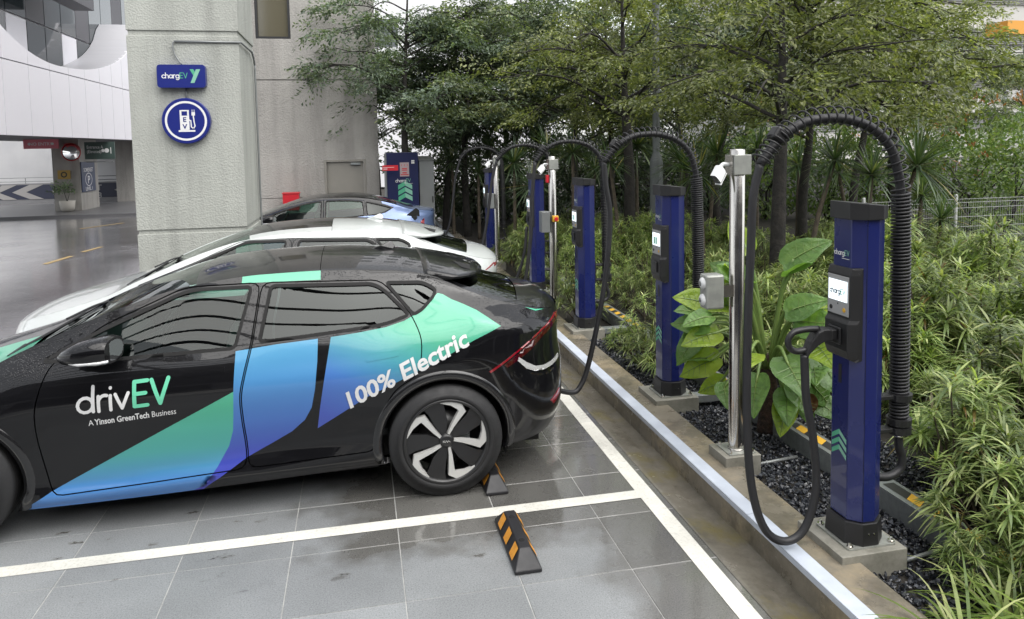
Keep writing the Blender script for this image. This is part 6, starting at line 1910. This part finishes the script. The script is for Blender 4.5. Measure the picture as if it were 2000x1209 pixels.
TREES = [
 (792, 17.3, 5, 1.0, 3.4, 'dark feathery tree overhanging the blue cabinet'), (868, 19.0, 1, .9, .3, 'slim dark tree just right of the grey power cabinet'), (912, 18.2, 0, .95, 1.2, 'dark trunked tree behind the farthest charger'),
 (985, 22.0, 2, 1.1, 2.2, 'green tree far behind the fourth charger'), (1060, 19.0, 1, 1.0, 4.0, 'dark green tree behind the emergency stop pole'), (1120, 16.5, 3, .88, .5, 'yellow green tree behind the third charger'),
 (1192, 19.0, 0, 1.05, 5.2, 'leafy tree behind the gap between second and third chargers'), (1228, 14.0, 4, 1.05, 2.7, 'slender dark trunked tree left of the lamp post'), (1330, 20.0, 2, 1.1, .9, 'dense green tree right of the lamp post'),
 (1405, 16.0, 5, 1.0, 1.9, 'dark tree behind the nearest camera pole'), (1519, 9.3, 4, .95, .2, 'nearest tree with a straight dark trunk behind the cable arch'), (1572, 11.2, 3, .9, 3.9, 'leaning tree just right of the nearest trunk'),
 (1665, 14.0, 3, .95, 5.6, 'yellow green tree above the nearest charger'), (1700, 21.0, 0, 1.0, 1.0, 'tall tree beyond the wire fence'), (1752, 15.5, 4, 1.1, 4.4, 'light green tree overhanging the fence on the right'),
 (740, 27.0, 1, 1.0, 2.0, 'tree far behind the grey wall corner'), (1890, 25.0, 2, 1.1, .4, 'hazy tree far behind the fence'), (2030, 27.0, 3, .9, 3.0, 'tree at the right edge beyond the fence'), (1010, 27.0, 0, 1.2, 2.9, 'tall tree at the very back of the grove'),
 (1450, 26.0, 1, 1.2, .0, 'dark tree at the back behind the camera pole'), (1260, 27.0, 2, 1.25, 1.4, 'broad tree far behind the lamp post'), (1580, 24.0, 5, 1.2, 2.5, 'dark tree far behind the nearest trunk')]
for (px, y, k, sc, rz, lb) in TREES:
    put('tree', lb, 'tree', (ax(px, y), y, -.02), rz, sc, (('trunk', TR[k][0]), ('crown', TR[k][1])), 'trees in the grove behind the chargers')

# --- big leaved alocasia beside the camera pole
def alocasia():
    t = thing('alocasia', 'large alocasia with broad bright green leaves beside the nearest pole', 'plant', (3.02, 4.98, .04))
    MB().tube(smooth_path([(0, 0, 0), (.01, -.01, .25), (-.01, .0, .55)], 5), list(np.linspace(.075, .05, 11)), 10).build('trunk', pm('aloc_trunk', (.06, .03, .02), .9, col2=(.02, .012, .01), vscale=30, bscale=40, bstr=1, bdist=.02), t, smooth=True)
    def leaf(tip, nrm_, dirv, L, mat, nm='leaf'):
        L *= .84
        d = Vector(dirv).normalized(); n = Vector(nrm_).normalized(); s = d.cross(n).normalized(); n = s.cross(d).normalized()
        prof = [(-.30, .0), (-.35, .12), (-.31, .25), (-.18, .36), (0, .425), (.15, .43), (.32, .40), (.52, .325), (.74, .20), (.9, .085), (1.0, 0)]
        us = np.linspace(0, 1, 7)
        V, F = [], []
        for sg in (-1, 1):
            n0 = len(V)
            for (l, w) in prof:
                l0 = max(l, 0.0) if l < 0 else l
                for u in us:
                    ll = l0+(l-l0)*u
                    cup = .12*w*u*u+.02*math.sin(u*9+l*3)*u
                    wav = (.035*math.sin(l*24+len(V)*.013)+.012*math.sin(l*53))*u
                    q = Vector(tip) + d*(ll*L) + s*(sg*w*u*L) + n*((cup+wav)*L - .22*L*max(l, 0)**2)
                    V.append(q)
            for i in range(len(prof)-1):
                for j in range(6):
                    f = (n0+i*7+j, n0+i*7+j+1, n0+(i+1)*7+j+1, n0+(i+1)*7+j)
                    F.append(f if sg > 0 else f[::-1])
        lf = MB().add(V, F).build(nm, mat, t, smooth=True)
        mb = MB()
        c = [Vector(tip)+d*(l*L)+n*(.004-.22*L*l*l) for l in np.linspace(0, .95, 8)]
        mb.tube(c, list(np.linspace(.0045, .001, 8)), 4)
        for l in (.12, .3, .48, .64):
            for sg in (-1, 1):
                w = np.interp(l+.12, [p[0] for p in prof[4:]], [p[1] for p in prof[4:]])
                p0 = Vector(tip)+d*(l*L)+n*(.003-.22*L*l*l)
                p1 = Vector(tip)+d*((l+.12)*L)+s*(sg*w*.85*L)+n*(.10*w*L+.004-.22*L*(l+.12)**2)
                mb.tube([p0, p1], [.002, .0006], 4)
        mb.build('vein', M['stem_green'], lf)
        top = Vector((0, 0, .52))
        md = top*.45+Vector(tip)*.55+Vector((0, 0, .10))
        MB().tube(smooth_path([tuple(top*.9+Vector((Vector(tip).x*.08, Vector(tip).y*.08, 0))), tuple(md), tuple(tip)], 6), list(np.linspace(.02, .008, 13)), 7).build('petiole', M['stem_green'], t, smooth=True)
    t.scale = (1.1, 1.1, 1.12)
    G, Yl = M['leaf_big'], M['leaf_big_yel']
    g = np.random.default_rng(31)
    for k in range(38):
        az = R(-125)+g.uniform(-1.75, 1.75); up_ = (k+.5)/38
        rr_ = .16+.36*math.sin(PI*min(1, up_*.9+.12))*g.uniform(.6, 1.1)
        tip = (rr_*math.cos(az), rr_*math.sin(az)*.9, .22+1.02*up_*g.uniform(.9, 1.08))
        out_ = np.array([math.cos(az+g.normal()*.5), math.sin(az+g.normal()*.5), 0])
        dz = -1.0+1.7*up_+g.normal()*.25
        dirv = out_+np.array([0, 0, dz])
        nv = -.25*out_*np.sign(dz)+np.array([-.35, -.55, .75])+g.normal(size=3)*.22
        leaf(tip, tuple(nv), tuple(dirv), g.uniform(.20, .33)*(.8 if up_ < .25 else 1.0), Yl if g.uniform() < .34 else G)
    leaf((.15, -.25, .30), (-.3, -.8, .3), (.2, .1, -.95), .17, pm('dead_leaf', (.16, .075, .025), .7, col2=(.09, .04, .02), vscale=12))
    return t
alocasia()
# --- pale edged grass clumps at the near end of the bed
def clump(x, y, n, L, label):
    d = rand_dirs(n, .35, .95)
    V, F = strips(np.zeros((n, 3))+rng.normal(size=(n, 3))*.025*np.array([1, 1, 0]), d, L*rng.uniform(.6, 1.15, n), .015*rng.uniform(.7, 1.5, n), rng.uniform(.4, .8, n), 7, (.8, 1.0, 1.0, .9, .75, .5, .25, 0))
    o = link(bpy.data.objects.new('grass_clump', make_mesh('grass_clump', V, F, M['leaf_grass'])))
    o.location = (x, y, .05)
    tag(o, label, 'grass', 'pale grass clumps at the near end of the bed')
for i, (x, y, n, L) in enumerate([(2.48, 2.52, 30, .72), (2.82, 2.62, 60, .72), (3.1, 2.72, 60, .68), (2.95, 2.48, 60, .72), (2.68, 2.45, 44, .72), (3.28, 2.88, 50, .62)]):
    clump(x, y, n, L, 'arching pale edged grass clump %s of the bed' % ['leaning over the kerb at the near end', 'in the middle of the near corner', 'right of the middle in the near corner', 'at the bottom edge of the near corner', 'just behind the kerb in the near corner', 'farthest right in the near corner'][i])

# --- orange tipped shrubs in front of the right hand fence
def photinia_mesh(seed):
    g = np.random.default_rng(seed)
    n = 2600
    d = g.normal(size=(n, 3)); d /= np.linalg.norm(d, axis=1)[:, None]
    r_ = g.uniform(.55, 1.0, n)**.5
    lump = 1+.22*np.sin(d[:, 0]*5+seed)*np.cos(d[:, 1]*4)+.15*np.sin(d[:, 2]*7)
    P = d*(r_*lump)[:, None]*np.array([.95, .95, 1.25])+np.array([0, 0, 1.35])
    D = nrm(d+.7*g.normal(size=(n, 3))); N_ = nrm(g.normal(size=(n, 3))+np.array([0, 0, .8]))
    V, F = leaflets(P, D, N_, np.full(n, .12), np.full(n, .055))
    body = make_mesh('foliage', V, F, M['leaf_photinia'])
    m = 54
    d = g.normal(size=(40, 3)); d[:, 2] = abs(d[:, 2]); d = nrm(d)
    c = np.repeat(d, 6, 0)[:m]; P = c*1.12*np.array([.95, .95, 1.25])+np.array([0, 0, 1.38])+g.normal(size=(m, 3))*.05
    V, F = leaflets(P, nrm(c+.6*g.normal(size=(m, 3))+np.array([0, 0, .5])), nrm(g.normal(size=(m, 3))), np.full(m, .12), np.full(m, .05))
    tips = make_mesh('young_tips', V, F, M['leaf_tip'])
    mb = MB()
    for k in range(6): mb.tube([(0, 0, 0), (g.normal()*.2, g.normal()*.2, .7), (g.normal()*.5, g.normal()*.5, 1.6)], [.03, .02, .01], 5)
    return (('foliage', body), ('young_tips', tips), ('stem', make_mesh('stem', np.array([tuple(v) for v in mb.v]), mb.f, M['bark'])))
PH = [photinia_mesh(1), photinia_mesh(2)]
DK = PH[1][0][1].copy(); DK.materials[0] = M['leaf_tree_dark']
for (px, y, k, s_, lb) in [(1905, 15, 0, 1.15, 'orange tipped shrub behind the fence, the tallest of them'), (1975, 13.5, 1, .95, 'orange tipped shrub behind the fence at the right edge'), (1870, 17.0, 1, 1.0, 'orange tipped shrub behind the fence, farthest left'), (1690, 17, 0, 1.1, 'leafy shrub behind the fence above the nearest charger'), (1760, 18, 1, 1.2, 'leafy shrub behind the fence to the right of the coil hose'), (2050, 17, 0, 1.4, 'orange tipped shrub mostly outside the right edge'), (1620, 18, 1, 1.1, 'leafy shrub behind the fence under the cable arch'), (1500, 19, 0, 1.2, 'leafy shrub far behind the nearest trunk')]:
    put('leafy_shrub', lb, 'shrub', (ax(px, y), y, 0), rng.uniform(0, 6), s_, PH[k], 'leafy shrubs behind the fence')
us = [(845, 22), (890, 23.5), (930, 21.5), (975, 23), (1020, 21), (1065, 22.5), (1110, 20.5), (1150, 22), (1195, 21), (1240, 23), (1290, 21), (1340, 22.5), (1390, 21), (1440, 22), (1490, 23.5), (1545, 21.5)]
od = ['first', 'second', 'third', 'fourth', 'fifth', 'sixth', 'seventh', 'eighth', 'ninth', 'tenth', 'eleventh', 'twelfth', 'thirteenth', 'fourteenth', 'fifteenth', 'sixteenth', 'seventeenth', 'eighteenth', 'nineteenth', 'twentieth', 'twenty first', 'twenty second']
for i, (px, y) in enumerate(us):
    put('understory_bush', 'dark bush at the back of the grove, %s from the left' % od[i], 'bush', (ax(px, y), y, 0), rng.uniform(0, 6), rng.uniform(.95, 1.3), (('foliage', DK), ('stem', PH[0][2][1])), 'dark bushes at the back of the grove')
# pot plant leaves
n = 260
d = rand_dirs(n, -.1, 1); P = d*rng.uniform(.1, .42, (n, 1))*np.array([1.2, 1, 1.1])+np.array([-.12, 0, .75])
V, F = leaflets(P, nrm(d+.5*rng.normal(size=(n, 3))), rand_dirs(n), np.full(n, .11), np.full(n, .05))
link(bpy.data.objects.new('foliage', make_mesh('foliage', V, F, M['leaf_tree_dark'])), pt)
MB().tube([(0, 0, .38), (-.05, 0, .6), (-.15, 0, .95)], [.015, .01, .006], 6).tube([(0, 0, .38), (.1, 0, .7)], [.012, .005], 6).build('stem', M['bark'], pt)

# ------------------------------------------------------------------ wire fence
fx0, fx1, fy = 9.2, 20.0, 12.6
fc = thing('wire_fence', 'pale grey wire mesh fence behind the shrubs on the right', 'fence', (0, fy, 0))
fm = pm('fence_grey', (.42, .43, .42), .5, metal=.3)
for x in np.arange(fx0, fx1+.1, 2.12)+ (ax(1870, fy)-fx0) % 2.12:
    MB().lathe([(.035, 0), (.035, 1.12), (.03, 1.14), (0, 1.14)], 10, (x, 0, 0)).build('post', fm, fc, smooth=True)
mb = MB()
for z in (.08, .28, .48, .68, .86, .97, 1.04): mb.span((fx0, -.004, z-.004), (fx1, .004, z+.004))
for x in np.arange(fx0, fx1, .055): mb.add([(x-.002, -.003, .05), (x+.002, -.003, .05), (x+.002, -.003, 1.0), (x-.002, -.003, 1.0), (x+.002, -.03, 1.06), (x-.002, -.03, 1.06)], [(0, 1, 2, 3), (3, 2, 4, 5)])
o = mb.build('wire_mesh', fm, fc); o['kind'] = 'stuff'
# slatted grey screen wall beyond
sw = thing('slatted_screen', 'low dark grey slatted screen behind the wire fence', 'screen', (0, 21.5, 0))
for k in range(9): MB().span((8, 0, .15+.17*k), (30, .05, .26+.17*k)).build('slat', pm('slat_grey', (.12, .12, .12), .7) if 'slat_grey' not in bpy.data.materials else bpy.data.materials['slat_grey'], sw)
for x in range(8, 31, 3): MB().span((x, .055, 0), (x+.08, .12, 1.7)).build('post', fm, sw)
# lamp post
lp = thing('lamp_post', 'grey steel lamp post rising among the trees', 'lamp post', (ax(1283, 13.2), 13.2, 0))
lp_m = pm('post_grey', (.10, .11, .11), .5)
MB().lathe([(.125, 0), (.125, 1.92), (.12, 1.95), (.075, 2.08), (.07, 2.1), (.06, 7.5)], 20).build('shaft', lp_m, lp, auto=40)
MB().tube([(0, 0, 7.4), (-.5, -.3, 7.7), (-1.2, -.7, 7.75)], .035, 8).build('bracket', M['galv'], lp)
MB().span((-1.6, -1.0, 7.68), (-1.15, -.65, 7.78)).build('lamp_head', M['galv'], lp, bevel=.03)
# far buildings
fbm = pm('far_beige', (.50, .49, .46), .8, col2=(.45, .44, .42), vscale=.3)
bb = thing('office_block', 'pale office block with louvre bands far behind the trees at right', 'building', (44, 52, 0))
MB().span((-12, 0, 0), (14, 18, 20)).build('wall', fbm, bb)
for k in range(5):
    for j in range(9): MB().span((-11.5, -.15, 3+3.4*k+.16*j), (13.5, -.02, 3.07+3.4*k+.16*j)).build('louvre', pm('louvre', (.25, .25, .25), .7) if 'louvre' not in bpy.data.materials else bpy.data.materials['louvre'], bb)
wb = thing('white_block', 'white apartment block far behind the grey wall corner', 'building', (-2, 44, 0))
MB().span((-2, 0, 0), (14, 10, 26)).build('wall', pm('far_white', (.66, .66, .68), .8), wb)
for k in range(6):
    for j in range(4): MB().span((3.0+2.6*j, -.03, 5+3.2*k), (4.6+2.6*j, .01, 6.6+3.2*k)).build('window', M['glass_dark'], wb)
og = thing('orange_canopy', 'orange awning far off above the office block corner', 'awning', (47, 47, 0))
MB().span((1.2, 0, 10.0), (3.2, 2, 11.0)).build('awning_sheet', pm('orange_sheet', (.6, .28, .04), .6), og)
MB().span((1.3, .1, 0), (1.45, .3, 10)).span((2.95, .1, 0), (3.1, .3, 10)).build('support', M['galv'], og)

# ------------------------------------------------------------------ covered walk behind the viewer (shows in the car bodywork)
cv = thing('glazed_canopy', 'steel and glass walkway canopy reflected in the black car', 'canopy', (0, 0, 0))
cvm = pm('canopy_steel', (.06, .06, .065), .5)
for y in np.arange(-9.6, 3.9, .62):
    MB().span((-14, y-.018, 3.55+.06*(3.9-y)), (1.25, y+.018, 3.60+.06*(3.9-y))).build('purlin', cvm, cv)
for x in (-13.6, -10.0, -6.4, -2.8, .8):
    mb = MB(); mb.tube([(x, 3.9, 3.45), (x, -9.8, 4.27)], .06, 8); mb.tube(smooth_path([(x, -9.6, 0), (x, -9.6, 3.0), (x, -9.2, 3.8), (x, -8.5, 4.1)], 4), .08, 8); mb.build('rafter', cvm, cv, smooth=True)
pkd = thing('reflection_wall', 'dark wall added behind the viewer to darken reflections in the cars', 'building', (0, -12, 0))  # unseen wall, added so the black bodywork reflects something dark
dk_ = pm('refl_wall_dark', (.05, .05, .052), .8); lt_ = pm('refl_wall_band', (.28, .28, .28), .8)
MB().span((-30, -.5, 0), (30, 0, 9)).build('wall', dk_, pkd)
for z in (2.9, 6.1): MB().span((-30, .002, z), (30, .25, z+.55)).build('parapet', lt_, pkd)
for x in range(-28, 30, 6): MB().span((x, .003, 0), (x+.6, .3, 2.9)).build('column', lt_, pkd)
